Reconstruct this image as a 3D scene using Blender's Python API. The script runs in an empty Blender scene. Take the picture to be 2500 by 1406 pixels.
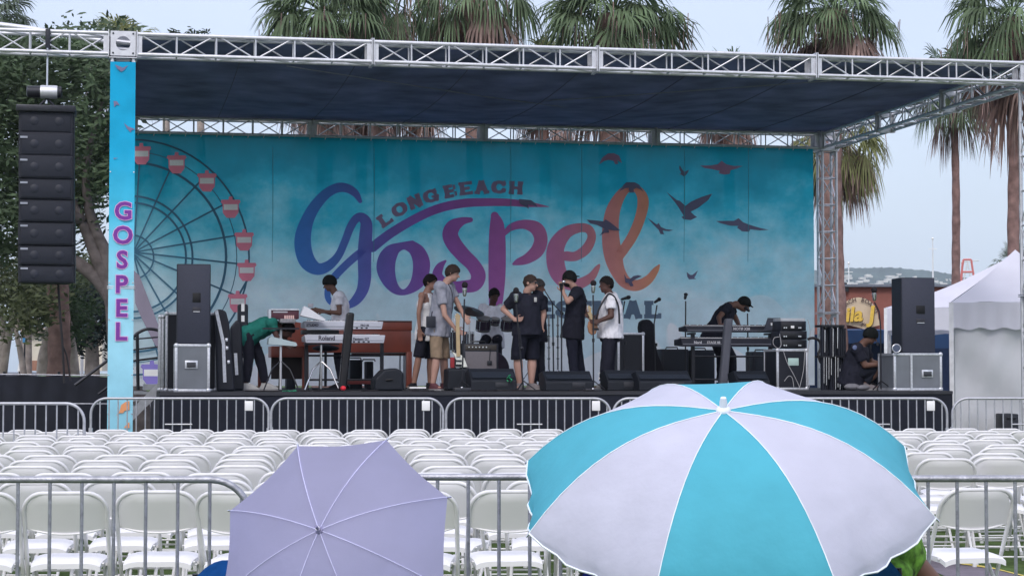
import bpy, bmesh, math, random
from mathutils import Vector, Matrix
R_ = math.radians
scene = bpy.context.scene
COL = scene.collection
rnd = random.Random(7)

# ---------------------------------------------------------------- camera
HC, PITCH, FPX = 1.45, 0.0431, 4800.0
cam = bpy.data.cameras.new('camera'); camo = bpy.data.objects.new('camera', cam); COL.objects.link(camo)
camo.location = (0, 0, HC); camo.rotation_euler = (math.pi/2 + PITCH, 0, 0)
cam.sensor_width = 36; cam.lens = 36*FPX/2500; cam.clip_start = .1; cam.clip_end = 9000
scene.camera = camo
# ---------------------------------------------------------------- sky, sun, exposure
SUN_EL, SUN_AZ = R_(44), R_(190)     # azimuth clockwise from +Y
w = bpy.data.worlds.new('World'); scene.world = w; w.use_nodes = True
nt = w.node_tree; nt.nodes.clear()
out = nt.nodes.new('ShaderNodeOutputWorld')
sky = nt.nodes.new('ShaderNodeTexSky'); sky.sky_type = 'NISHITA'; sky.sun_disc = False
sky.sun_elevation = SUN_EL; sky.sun_rotation = SUN_AZ; sky.dust_density = 3; sky.air_density = 1.2
b1 = nt.nodes.new('ShaderNodeBackground'); b1.inputs['Strength'].default_value = .05
nt.links.new(sky.outputs[0], b1.inputs['Color'])
tc = nt.nodes.new('ShaderNodeTexCoord'); sx = nt.nodes.new('ShaderNodeSeparateXYZ')
nt.links.new(tc.outputs['Generated'], sx.inputs[0])
rp = nt.nodes.new('ShaderNodeValToRGB'); nt.links.new(sx.outputs['Z'], rp.inputs[0])
rp.color_ramp.elements[0].position = 0.0; rp.color_ramp.elements[0].color = (.37, .44, .565, 1)
rp.color_ramp.elements[1].position = 1.0; rp.color_ramp.elements[1].color = (.98, .98, 1.13, 1)
e = rp.color_ramp.elements.new(.2); e.color = (.415, .445, .58, 1)
ns = nt.nodes.new('ShaderNodeTexNoise'); ns.inputs['Scale'].default_value = 3.2; ns.inputs['Detail'].default_value = 4
mpn = nt.nodes.new('ShaderNodeMapping'); mpn.inputs['Scale'].default_value = (1, 1, 3.5)
nt.links.new(tc.outputs['Generated'], mpn.inputs[0]); nt.links.new(mpn.outputs[0], ns.inputs['Vector'])
mr = nt.nodes.new('ShaderNodeMapRange'); mr.inputs['To Min'].default_value = .84; mr.inputs['To Max'].default_value = 1.14
nt.links.new(ns.outputs['Fac'], mr.inputs['Value'])
b2 = nt.nodes.new('ShaderNodeBackground'); nt.links.new(rp.outputs[0], b2.inputs['Color']); nt.links.new(mr.outputs[0], b2.inputs['Strength'])
ad = nt.nodes.new('ShaderNodeAddShader'); nt.links.new(b1.outputs[0], ad.inputs[0]); nt.links.new(b2.outputs[0], ad.inputs[1])
nt.links.new(ad.outputs[0], out.inputs['Surface'])
sl = bpy.data.lights.new('sun', 'SUN'); sl.energy = .85; sl.angle = R_(14); sl.color = (1, .96, .92)
so = bpy.data.objects.new('sun', sl); COL.objects.link(so)
sd = Vector((math.sin(SUN_AZ)*math.cos(SUN_EL), math.cos(SUN_AZ)*math.cos(SUN_EL), math.sin(SUN_EL)))
so.rotation_euler = sd.to_track_quat('Z', 'Y').to_euler(); so.location = (0, 0, 30)
vs = scene.view_settings; scene.display_settings.display_device = 'sRGB'
vs.view_transform = 'Standard'; vs.look = 'None'; vs.exposure = .40; vs.gamma = 1; vs.use_curve_mapping = False
scene.cycles.max_bounces = 6; scene.cycles.transparent_max_bounces = 12
scene.cycles.diffuse_bounces = 3; scene.cycles.glossy_bounces = 2; scene.cycles.volume_bounces = 2

# ---------------------------------------------------------------- frames
TH = .1952; OX, OY = -4.981, 25.029; HT = 1.45 + 4.186; DEP = 8.241
ct, stt = math.cos(TH), math.sin(TH)
def ray(px, py):
    x = (px-1250)/FPX; z = (703-py)/FPX; c, s = math.cos(PITCH), math.sin(PITCH)
    return Vector((x, c - z*s, s + z*c))
def P(px, py, v):                    # point on the stage plane v, in stage coordinates (u, v, h)
    d = ray(px, py); n = Vector((-stt, ct))
    t = (v + OX*n.x + OY*n.y) / (d.x*n.x + d.y*n.y)
    X, Y = d.x*t - OX, d.y*t - OY
    return Vector((X*ct + Y*stt, v, HC + d.z*t))
def Wp(px, py, Y):                   # point at world depth Y
    d = ray(px, py); t = Y/d.y
    return Vector((d.x*t, Y, HC + d.z*t))
def Gp(px, py, h=0):                 # point on a level plane
    d = ray(px, py); t = (h-HC)/d.z
    return Vector((d.x*t, d.y*t, h))
def U(px, v): return P(px, 800, v).x
def St(u, v, h): return Vector((OX + u*ct - v*stt, OY + u*stt + v*ct, h))

# ---------------------------------------------------------------- materials
MATS = {}
def M(name, col, rough=.6, metal=0, var=.12, scale=9, bump=0, bscale=60, spec=.35, trans=0, thru=0, gradient=None):
    if name in MATS: return MATS[name]
    m = bpy.data.materials.new(name); m.use_nodes = True; n = m.node_tree; b = n.nodes['Principled BSDF']
    b.inputs['Roughness'].default_value = rough; b.inputs['Metallic'].default_value = metal
    b.inputs['Specular IOR Level'].default_value = spec
    t = n.nodes.new('ShaderNodeTexCoord'); z = n.nodes.new('ShaderNodeTexNoise')
    z.inputs['Scale'].default_value = scale; z.inputs['Detail'].default_value = 5
    n.links.new(t.outputs['Object'], z.inputs['Vector'])
    r = n.nodes.new('ShaderNodeMapRange'); r.inputs['From Min'].default_value = .3; r.inputs['From Max'].default_value = .7
    r.inputs['To Min'].default_value = 1-var; r.inputs['To Max'].default_value = 1+var
    n.links.new(z.outputs['Fac'], r.inputs['Value'])
    x = n.nodes.new('ShaderNodeVectorMath'); x.operation = 'SCALE'; x.inputs[0].default_value = col[:3]
    if gradient:                      # (axis, a, b, [(pos, colour)...]) along the object's own axis
        s = n.nodes.new('ShaderNodeSeparateXYZ'); n.links.new(t.outputs['Object'], s.inputs[0])
        g = n.nodes.new('ShaderNodeMapRange'); g.inputs['From Min'].default_value = gradient[1]; g.inputs['From Max'].default_value = gradient[2]
        n.links.new(s.outputs[gradient[0]], g.inputs['Value']); cr = n.nodes.new('ShaderNodeValToRGB')
        n.links.new(g.outputs[0], cr.inputs[0]); L = gradient[3]
        cr.color_ramp.elements[0].position = L[0][0]; cr.color_ramp.elements[0].color = (*L[0][1], 1)
        cr.color_ramp.elements[1].position = L[-1][0]; cr.color_ramp.elements[1].color = (*L[-1][1], 1)
        for p_, c_ in L[1:-1]:
            q = cr.color_ramp.elements.new(p_); q.color = (*c_, 1)
        n.links.new(cr.outputs[0], x.inputs[0])
    n.links.new(r.outputs[0], x.inputs['Scale']); n.links.new(x.outputs[0], b.inputs['Base Color'])
    if bump:
        z2 = n.nodes.new('ShaderNodeTexNoise'); z2.inputs['Scale'].default_value = bscale; z2.inputs['Detail'].default_value = 4
        n.links.new(t.outputs['Object'], z2.inputs['Vector'])
        bp = n.nodes.new('ShaderNodeBump'); bp.inputs['Strength'].default_value = bump; bp.inputs['Distance'].default_value = .02
        n.links.new(z2.outputs['Fac'], bp.inputs['Height']); n.links.new(bp.outputs[0], b.inputs['Normal'])
    o = n.nodes['Material Output']; sh = b.outputs[0]
    if trans:
        tr = n.nodes.new('ShaderNodeBsdfTranslucent'); n.links.new(x.outputs[0], tr.inputs['Color'])
        mx = n.nodes.new('ShaderNodeMixShader'); mx.inputs[0].default_value = trans
        n.links.new(sh, mx.inputs[1]); n.links.new(tr.outputs[0], mx.inputs[2]); sh = mx.outputs[0]
    if thru:
        tp = n.nodes.new('ShaderNodeBsdfTransparent'); mx = n.nodes.new('ShaderNodeMixShader'); mx.inputs[0].default_value = thru
        n.links.new(sh, mx.inputs[1]); n.links.new(tp.outputs[0], mx.inputs[2]); sh = mx.outputs[0]
    n.links.new(sh, o.inputs['Surface'])
    MATS[name] = m; m['nodes_col'] = 1
    return m
def alu(): return M('aluminium', (.60, .61, .65), .42, .55, .10, 14)
def galv(): return M('galvanised_steel', (.33, .34, .38), .42, .6, .22, 30, .15, 90)
def blk(): return M('black_vinyl', (.017, .02, .032), .55, 0, .3, 6, .1, 200)
def stl(): return M('dark_steel', (.03, .032, .04), .4, .5, .2, 20)
def chrome(): return M('chrome', (.62, .63, .66), .18, .95, .1, 20)
def white(): return M('white_plastic', (.80, .80, .81), .4, 0, .03, 6)
def caseg(): return M('case_laminate', (.15, .165, .19), .5, 0, .10, 5, .1, 150)
def edge(): return M('case_edge_aluminium', (.58, .60, .65), .35, .5, .16, 30)
def cloth(name, col, bump=.5): return M('cloth_'+name, col, .9, 0, .14, 14, bump, 16, .1)
def skin(name, col): return M('skin_'+name, col, .55, 0, .06, 12, 0, 10, .3)

# ---------------------------------------------------------------- mesh builder
class MB:
    def __init__(s): s.v = []; s.f = []; s.m = []; s.sm = []; s.mi = 0
    def add(s, vs, fs, smooth=False):
        o = len(s.v); s.v += [Vector(q) for q in vs]
        for f in fs: s.f.append([i+o for i in f]); s.m.append(s.mi); s.sm.append(smooth)
        return s
    def box(s, a, b, bev=0):
        x0, y0, z0 = a; x1, y1, z1 = b
        if x0 > x1: x0, x1 = x1, x0
        if y0 > y1: y0, y1 = y1, y0
        if z0 > z1: z0, z1 = z1, z0
        if bev <= 0:
            return s.add([(x0,y0,z0),(x1,y0,z0),(x1,y1,z0),(x0,y1,z0),(x0,y0,z1),(x1,y0,z1),(x1,y1,z1),(x0,y1,z1)],
                [(0,3,2,1),(4,5,6,7),(0,1,5,4),(1,2,6,5),(2,3,7,6),(3,0,4,7)])
        bm = bmesh.new(); bmesh.ops.create_cube(bm, size=1)
        for q in bm.verts: q.co = Vector(((x0+x1)/2 + q.co.x*(x1-x0), (y0+y1)/2 + q.co.y*(y1-y0), (z0+z1)/2 + q.co.z*(z1-z0)))
        bmesh.ops.bevel(bm, geom=bm.edges[:], offset=bev, segments=2, affect='EDGES', profile=.5)
        bm.verts.index_update(); s.add([q.co.copy() for q in bm.verts], [[q.index for q in f.verts] for f in bm.faces], True); bm.free(); return s
    def obox(s, c, ax, ay, az):       # centre and three half vectors
        c = Vector(c); ax, ay, az = Vector(ax), Vector(ay), Vector(az); vs = []
        for k in (-1, 1):
            for i, j in ((-1,-1),(1,-1),(1,1),(-1,1)): vs.append(c + ax*i + ay*j + az*k)
        return s.add(vs, [(0,3,2,1),(4,5,6,7),(0,1,5,4),(1,2,6,5),(2,3,7,6),(3,0,4,7)])
    def tube(s, pts, r, n=8, cap=True, closed=False, up=None):
        pts = [Vector(p) for p in pts]; rs = r if isinstance(r, (list, tuple)) else [r]*len(pts)
        o = len(s.v); N = len(pts); prev = None
        for i, p in enumerate(pts):
            if closed: d = pts[(i+1) % N] - pts[i-1]
            else: d = pts[min(i+1, N-1)] - pts[max(i-1, 0)]
            if d.length < 1e-9: d = Vector((0, 0, 1))
            d.normalize()
            if prev is None:
                a = Vector((0, 0, 1)) if abs(d.z) < .9 else Vector((1, 0, 0))
                x = d.cross(a).normalized()
            else:
                x = (prev - d*prev.dot(d)); x = x.normalized() if x.length > 1e-6 else d.orthogonal().normalized()
            prev = x; y = d.cross(x)
            for k in range(n):
                t = 2*math.pi*k/n; s.v.append(p + (x*math.cos(t) + y*math.sin(t))*rs[i])
        for i in range(N if closed else N-1):
            a0 = o+i*n; b0 = o+((i+1) % N)*n
            for k in range(n):
                s.f.append([a0+k, a0+(k+1) % n, b0+(k+1) % n, b0+k]); s.m.append(s.mi); s.sm.append(True)
        if cap and not closed:
            s.f.append([o+k for k in range(n)][::-1]); s.m.append(s.mi); s.sm.append(False)
            s.f.append([o+(N-1)*n+k for k in range(n)]); s.m.append(s.mi); s.sm.append(False)
        return s
    def ell(s, c, rx, ry, rz, ax=None, nu=14, nv=9):
        c = Vector(c); A = ax or (Vector((1,0,0)), Vector((0,1,0)), Vector((0,0,1))); vs = [c + A[2]*rz]; fs = []
        for j in range(1, nv):
            t = math.pi*j/nv
            for i in range(nu):
                p = 2*math.pi*i/nu
                vs.append(c + A[0]*(rx*math.sin(t)*math.cos(p)) + A[1]*(ry*math.sin(t)*math.sin(p)) + A[2]*(rz*math.cos(t)))
        vs.append(c - A[2]*rz); L = len(vs)-1
        for i in range(nu): fs.append((0, 1+i, 1+(i+1) % nu)); fs.append((L, L-nu+(i+1) % nu, L-nu+i))
        for j in range(nv-2):
            for i in range(nu): a = 1+j*nu+i; b = 1+j*nu+(i+1) % nu; fs.append((a, a+nu, b+nu, b))
        return s.add(vs, fs, True)
    def lathe(s, c, prof, n=20, ax=None):
        c = Vector(c); A = ax or (Vector((1,0,0)), Vector((0,1,0)), Vector((0,0,1))); vs = []; fs = []
        for r, z in prof:
            for k in range(n):
                t = 2*math.pi*k/n; vs.append(c + A[0]*(r*math.cos(t)) + A[1]*(r*math.sin(t)) + A[2]*z)
        for i in range(len(prof)-1):
            for k in range(n): fs.append((i*n+k, i*n+(k+1) % n, (i+1)*n+(k+1) % n, (i+1)*n+k))
        fs.append(tuple(range(n))[::-1]); fs.append(tuple((len(prof)-1)*n+k for k in range(n)))
        return s.add(vs, fs, True)
    def prism(s, poly, off):          # planar polygon (3-D points) pushed along off
        n = len(poly); off = Vector(off); vs = [Vector(p) for p in poly]+[Vector(p)+off for p in poly]
        fs = [tuple(range(n)), tuple(range(2*n-1, n-1, -1))] + [(i, i+n, (i+1) % n+n, (i+1) % n) for i in range(n)]
        return s.add(vs, fs)
def link(name, me, parent=None):
    o = bpy.data.objects.new(name, me); COL.objects.link(o)
    if parent: o.parent = parent
    return o
def build(name, mb, mats, parent=None, base=None, rotz=None, fix=False):
    """one mesh object; mesh points come in frame coordinates and are moved to the thing's base"""
    if not isinstance(mats, (list, tuple)): mats = [mats]
    bs = Vector(base) if base is not None else (Vector(parent['base']) if parent is not None else Vector((0, 0, 0)))
    if parent is not None and base is None and parent.get('sub'): bs = Vector(parent['base'])
    me = bpy.data.meshes.new(name); me.from_pydata([q - bs for q in mb.v], [], mb.f)
    for m in mats: me.materials.append(m)
    me.polygons.foreach_set('material_index', mb.m); me.polygons.foreach_set('use_smooth', mb.sm)
    me.update()
    if fix:
        bm = bmesh.new(); bm.from_mesh(me); bmesh.ops.recalc_face_normals(bm, faces=bm.faces[:]); bm.to_mesh(me); bm.free()
    if any(mb.sm): me.set_sharp_from_angle(angle=R_(42))
    o = link(name, me, parent); o['base'] = tuple(bs)
    return o
def tag(o, label, cat, group=None):
    o['label'] = label; o['category'] = cat
    if group: o['group'] = group
    return o
def thing(name, label, cat, base, frame='S', group=None):
    o = bpy.data.objects.new(name, None); COL.objects.link(o); o.empty_display_size = .2
    if frame == 'S': o.location = St(*base); o.rotation_euler = (0, 0, TH)
    else: o.location = base
    o['base'] = tuple(base); return tag(o, label, cat, group)
def single(name, mb, mats, label, cat, base, frame='S', group=None, fix=False):
    o = build(name, mb, mats, None, base, fix=fix)
    if frame == 'S': o.location = St(*base); o.rotation_euler = (0, 0, TH)
    else: o.location = base
    return tag(o, label, cat, group)
def struct(name, mb, mats, kind='structure'):
    o = build(name, mb, mats); o['kind'] = kind; return o
def spline(pts, k=6):                # catmull-rom through tuples
    pts = [tuple(p) for p in pts]; q = [pts[0]]+pts+[pts[-1]]; out_ = []
    for i in range(1, len(q)-2):
        for j in range(k):
            t = j/k; out_.append(tuple(.5*(2*b + (c-a)*t + (2*a-5*b+4*c-d)*t*t + (3*b-a-3*c+d)*t**3) for a, b, c, d in zip(q[i-1], q[i], q[i+1], q[i+2])))
    out_.append(pts[-1]); return out_
def text_mb(s_, h, org, ax, az, ext=.002, bold=0.0, align='LEFT', sx=1):
    """text laid in the plane of ax (right) and az (up)"""
    c = bpy.data.curves.new('t', 'FONT'); c.body = s_; c.size = 1; c.extrude = 0; c.offset = bold; c.align_x = align; c.resolution_u = 3
    o = bpy.data.objects.new('t', c); me = bpy.data.meshes.new_from_object(o); mb = MB(); ax, az, org = Vector(ax), Vector(az), Vector(org)
    k = h/.73; nn = ax.cross(az)
    mb.add([org + ax*(q.co.x*k*sx) + az*(q.co.y*k) + nn*(ext) for q in me.vertices], [list(p.vertices) for p in me.polygons])
    bpy.data.objects.remove(o); bpy.data.curves.remove(c); bpy.data.meshes.remove(me); return mb
def merge(a, b): return a.add(b.v, b.f)

# ================================================================ SETTING
g = MB()
def sheet(x0, x1, y0, y1, nx, ny, h): 
    vs = [(x0+(x1-x0)*i/nx, y0+(y1-y0)*j/ny, h) for j in range(ny+1) for i in range(nx+1)]
    fs = [(j*(nx+1)+i, j*(nx+1)+i+1, (j+1)*(nx+1)+i+1, (j+1)*(nx+1)+i) for j in range(ny) for i in range(nx)]
    return vs, fs
g.add(*sheet(-1500, 1500, -60, 3400, 6, 6, 0))
struct('ground', g, M('turf', (.075, .115, .04), .95, 0, .35, 5, .8, 40, .05))
lot = MB(); lot.add(*sheet(-60, 60, 42, 110, 4, 4, .004)); struct('parking_lot', lot, M('asphalt_lot', (.10, .10, .105), .9, 0, .2, 2))
# asphalt path with its yellow edge line, bottom right
ya, yb = Gp(2150, 1338), Gp(2620, 1428)
pts = [Gp(2150,1333), Gp(2260,1357), Gp(2330,1374), Gp(2420,1387), Gp(2500,1407), Gp(2640,1437)]
pa = MB(); lo = [Vector((p.x-.05*i, 6.0, .004)) for i, p in enumerate(pts)]
for i in range(len(pts)-1):
    a, b = pts[i], pts[i+1]; pa.add([(a.x,a.y,.004),(b.x,b.y,.004),(b.x,4,.004),(a.x,4,.004)], [(0,3,2,1)])
struct('path', pa, M('asphalt', (.16, .14, .17), .9, 0, .15, 6, .5, 120))
yl = MB()
for i in range(len(pts)-1):
    a, b = pts[i], pts[i+1]; yl.add([(a.x,a.y+.06,.009),(b.x,b.y+.06,.009),(b.x,b.y-.12,.009),(a.x,a.y-.12,.009)], [(0,3,2,1)])
struct('path_line', yl, M('yellow_paint', (.62, .50, .13), .8, 0, .3, 14))

# hills with houses, far behind on the right
hb = MB(); HY = 2600
prof = [(1640,905),(1760,850),(1850,770),(1900,700),(1960,664),(2060,657),(2140,654),(2200,656),(2260,662),(2320,669),(2400,690),(2500,712),(2700,745),(3000,800)]
top = []
for i in range(len(prof)-1):
    for k in range(14):
        t = k/14; x = prof[i][0]*(1-t)+prof[i+1][0]*t; y = prof[i][1]*(1-t)+prof[i+1][1]*t
        top.append((x, y - rnd.random()*3.2))
rows = 9
vs = []; fs = []
for j in range(rows+1):
    f = j/rows
    for x, y in top:
        p = Wp(x, y, HY); vs.append((p.x*(1-.16*(1-f)), HY - 600*(1-f), p.z*f**.8 + (rnd.random()-.5)*3*(0 < j < rows)))
n_ = len(top)
for j in range(rows):
    for i in range(n_-1): fs.append((j*n_+i, j*n_+i+1, (j+1)*n_+i+1, (j+1)*n_+i))
for x, y in top: p = Wp(x, y, HY); vs.append((p.x, HY+500, 0))
for i in range(n_-1): fs.append((rows*n_+i, rows*n_+i+1, (rows+1)*n_+i+1, (rows+1)*n_+i))
hb.add(vs, fs, True)
struct('hills', hb, M('hill_scrub', (.05, .075, .07), .95, 0, .5, .02, 0, 1, .05))
hh = MB()
for i in range(190):
    x = 2010 + rnd.random()*520; f = .45+.5*rnd.random()
    yt = 658 + max(0, (x-2230)*.17)
    y = yt + 6 + (1-f)*110; Yd = HY - 600*(1-f) - 25
    a = Wp(x, y, Yd); s_ = 1.5+rnd.random()*3.5
    hh.box((a.x-s_, Yd-6, a.z-1.6), (a.x+s_, Yd+6, a.z+.8+rnd.random()))
o = struct('hillside_houses', hh, M('pale_stucco', (.55, .54, .5), .8, 0, .2, .1), 'stuff')
o['label'] = 'scatter of tiny pale houses over the distant hillside'

# ================================================================ STAGE FRAME (trusses)
FL = 1.20
def truss(name, label, a, b, nseg, mat, plates=True, s=.13, first_pad=.15, thing_=None, base=None, spans=None):
    """box truss from a to b (stage coords); sections > chords, lacing, end plates"""
    a, b = Vector(a), Vector(b); d = (b-a).normalized()
    root = thing(name, label, 'truss', base or a, 'S', 'aluminium roof trusses')
    up = Vector((0, 0, 1)) if abs(d.z) < .5 else Vector((0, 1, 0))
    side = d.cross(up).normalized(); up = side.cross(d).normalized()
    L = (b-a).length; cuts = spans or [i*L/nseg for i in range(nseg+1)]
    for i in range(len(cuts)-1):
        p, q = a + d*(cuts[i]+.012), a + d*(cuts[i+1]-.012); l = (q-p).length
        sec = bpy.data.objects.new('truss_section', None); COL.objects.link(sec); sec.parent = root; sec['base'] = root['base']
        for sx, sz in ((1,1),(1,-1),(-1,1),(-1,-1)):
            c = side*(s*sx) + up*(s*sz); m = MB(); m.tube([p+c, q+c], .025, 10); build('chord', m, mat, sec)
        lc = MB(); nb = max(2, round(l/.5)); st_ = l/nb
        for k in range(nb):
            for fi, (n1, n2) in enumerate(((side, up), (side*-1, up), (up, side), (up*-1, side))):
                o0 = n1*s + p + d*(k*st_); o1 = o0 + d*st_
                z = 1 if (k+fi) % 2 else -1
                lc.tube([o0 - n2*(s*z) + d*.03, o1 + n2*(s*z) - d*.03], .0105, 6, False)
                if k: lc.tube([o0 - n2*s, o0 + n2*s], .0115, 6, False)
        build('lacing', lc, mat, sec)
        for q_ in (p, q):
            ep = MB()
            w = .165; t = .045
            for c, hx, hz in ((up*(s), w, t), (up*(-s), w, t), (side*s, t, w), (side*-s, t, w)):
                ep.obox(q_ + c, side*hx, up*hz, d*.006)
            for sg in (1, -1): ep.obox(q_ + side*(sg*s) + (d*.03 if q_ is p else d*-.03), side*.007, up*(s+.01), d*.034)
            build('end_plate', ep, mat, sec)
    return root
xs = [P(x, y, 0).x for x, y in ((332, 112), (907, 133), (1453, 149), (1985, 162), (2493, 174))]
A0 = (xs[0], 0, HT)
truss('roof_truss', 'long silver front truss spanning the top of the stage above the dark canopy', (xs[0], 0, HT), (xs[4], 0, HT), 4, alu(), spans=[x-xs[0] for x in xs])
xb = [P(x, 330, DEP).x for x in (761, 1178, 1597, 1995)]
bx0 = .17
truss('roof_truss', 'grey back truss running directly above the printed backdrop', (bx0, DEP, HT), (xb[3], DEP, HT), 4, alu(), spans=[0]+[x-bx0 for x in xb])
UR = xs[4]+.17
truss('roof_truss', 'silver side truss slanting from front right corner to the back right column', (UR, .17, HT), (UR, DEP-.17, HT), 3, alu())
truss('roof_truss', 'side truss hidden behind the blue banner column at the left', (0, .17, HT), (0, DEP-.17, HT), 3, alu())
xl = P(-420, 80, 0).x
truss('roof_truss', 'outrigger truss left of the banner column carrying the hanging line array', (-.17, 0, HT), (xl, 0, HT), 1, alu())
# corner blocks
def corner(u, v, label, hole=True):
    t = thing('corner_block', label, 'corner block', (u, v, HT), 'S', 'truss corner blocks')
    w = .16; m = MB(); prof = []
    # front and side plates with a round hole: ring of quads
    for ax, ay in ((Vector((1,0,0)), Vector((0,-1,0))), (Vector((0,1,0)), Vector((1,0,0))), (Vector((1,0,0)), Vector((0,1,0))), (Vector((0,1,0)), Vector((-1,0,0)))):
        z = Vector((0,0,1)); c = Vector((u, v, HT)) + ay*w; N = 32; vs = []
        for layer in (0, -.008):
            for k in range(N):
                t_ = 2*math.pi*k/N; cs, sn = math.cos(t_), math.sin(t_); q = 1/max(abs(cs), abs(sn))
                vs.append(c + (ax*cs + z*sn)*(w*.985*q) + ay*layer)
            for k in range(N):
                t_ = 2*math.pi*k/N; vs.append(c + (ax*math.cos(t_) + z*math.sin(t_))*.092 + ay*layer)
        fs = []
        for k in range(N):
            j = (k+1) % N; fs += [(k, j, N+j, N+k), (2*N+k, 3*N+k, 3*N+j, 2*N+j), (N+k, N+j, 3*N+j, 3*N+k)]
        m.add(vs, fs)
    build('plate', m, alu(), t)
    b = MB()
    for sx in (-1, 1):
        for sz in (-1, 1): b.lathe((u+sx*.125, v-w-.001, HT+sz*.125), [(.012, 0), (.012, .01)], 8, (Vector((1,0,0)), Vector((0,0,1)), Vector((0,-1,0))))
    build('bolt', b, stl(), t)
    i = MB(); i.tube([(u-.12, v, HT+.05), (u+.12, v, HT+.03)], .03, 8); i.tube([(u-.12, v, HT-.05), (u+.12, v, HT-.06)], .03, 8)
    build('inner_brace', i, alu(), t)
corner(0, 0, 'square corner block with round hole above the blue banner column')
corner(UR, 0, 'corner block at the far right end of the front truss')
corner(UR, DEP, 'corner block on top of the back right truss column')
corner(0, DEP, 'back left corner block hidden behind the banner column')
for u, v, lb in ((0, 0, 'truss column wrapped in the tall blue lettered banner'), (UR, 0, 'slim silver truss column at the right edge of the photo'),
                 (UR, DEP, 'silver truss column standing right of the backdrop'), (0, DEP, 'back left truss column hidden behind the banner column')):
    r = truss('truss_column', lb, (u, v, .03), (u, v, HT-.17), 2, alu(), spans=[0, 2.5, HT-.2]); r['group'] = 'truss columns'; r['category'] = 'truss column'
    m = MB(); m.box((u-.4, v-.4, 0), (u+.4, v+.4, .03)); build('base_plate', m, stl(), r)
# canopy
cn = MB(); nx, ny = 24, 14; vs = []
for j in range(ny+1):
    for i in range(nx+1):
        u = -.1 + (UR+.15)*i/nx; v = .0 + (DEP+.05)*j/ny
        vs.append((u, v, HT+.175 - .16*math.sin(math.pi*j/ny)*math.sin(math.pi*i/nx) - .025*math.sin(i*1.3)*math.sin(math.pi*j/ny)))
fs = [(j*(nx+1)+i, j*(nx+1)+i+1, (j+1)*(nx+1)+i+1, (j+1)*(nx+1)+i) for j in range(ny) for i in range(nx)]
cn.add(vs, fs, True)
can = single('canopy', cn, M('black_mesh_tarp', (.17, .20, .31), .8, 0, .3, 1.5, .4, 5, .1, trans=.3), 'dark navy tarp stretched over the stage roof frame', 'canopy', (0, 0, HT))
m = MB()
for i in range(1, 8):
    u = (UR+.15)*i/8; m.tube([(u, .1+(DEP-.2)*j/10, HT+.170 - .16*math.sin(math.pi*(.1+(DEP-.2)*j/10)/(DEP+.05))*math.sin(math.pi*(u+.1)/(UR+.15)) - .02) for j in range(11)], .006, 5)
sm_ = build('seam', m, M('tarp_seam', (.08, .09, .13), .7), can); sm_['base'] = can['base']
md = can.modifiers.new('t', 'SOLIDIFY'); md.thickness = .004
# guy cables crossing under the canopy
for (xa, ya_, va), (xc, yc, vc), lb in (((700, 162, .15), (1560, 286, 6.6), 'thin steel cable falling left to right under the canopy'),
                                        ((2030, 198, .6), (905, 269, 6.6), 'thin steel cable falling right to left under the canopy')):
    a, b = P(xa, ya_, va), P(xc, yc, vc); m = MB(); m.tube([a, (a+b)/2 - Vector((0, 0, .03)), b], .008, 5); m.tube([b - (b-a).normalized()*.28, b], .018, 6)
    single('guy_cable', m, M('cable_steel', (.22, .24, .28), .5, .3), lb, 'cable', tuple(a), 'S', 'cables under the canopy')

# ---------------------------------------------------------------- stage deck
sl0, sr0 = U(392, .3), U(2322, .3)
dk = thing('stage_deck', 'low black stage deck with draped black skirt behind the far barricades', 'stage', (sl0, .3, 0))
m = MB(); m.box((sl0, .3, FL-.09), (sr0, DEP+.2, FL)); build('platform', m, M('stage_ply', (.028, .029, .035), .7, 0, .35, 3, .2, 20), dk)
m = MB(); n = 150; vs = []
for i in range(n+1):
    u = sl0 + (sr0-sl0)*i/n; w_ = .012*math.sin(i*1.9)+.01*math.sin(i*.7)
    vs += [(u, .275, FL-.03), (u, .275 - abs(w_), FL*.5), (u, .27 - abs(w_)*1.8, .01)]
m.add(vs, [(i*3+k, i*3+3+k, i*3+4+k, i*3+1+k) for i in range(n) for k in range(2)], True)
m.box((sl0-.01, .3, .01), (sl0+.01, DEP, FL-.09))
build('skirt', m, M('stage_skirt', (.009, .011, .021), .9, 0, .2, 5), dk)
m = MB(); m.box((sl0, .262, FL-.045), (sr0, .298, FL-.002)); build('edge_trim', m, M('deck_trim', (.035, .036, .045), .5, .2), dk)

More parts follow.
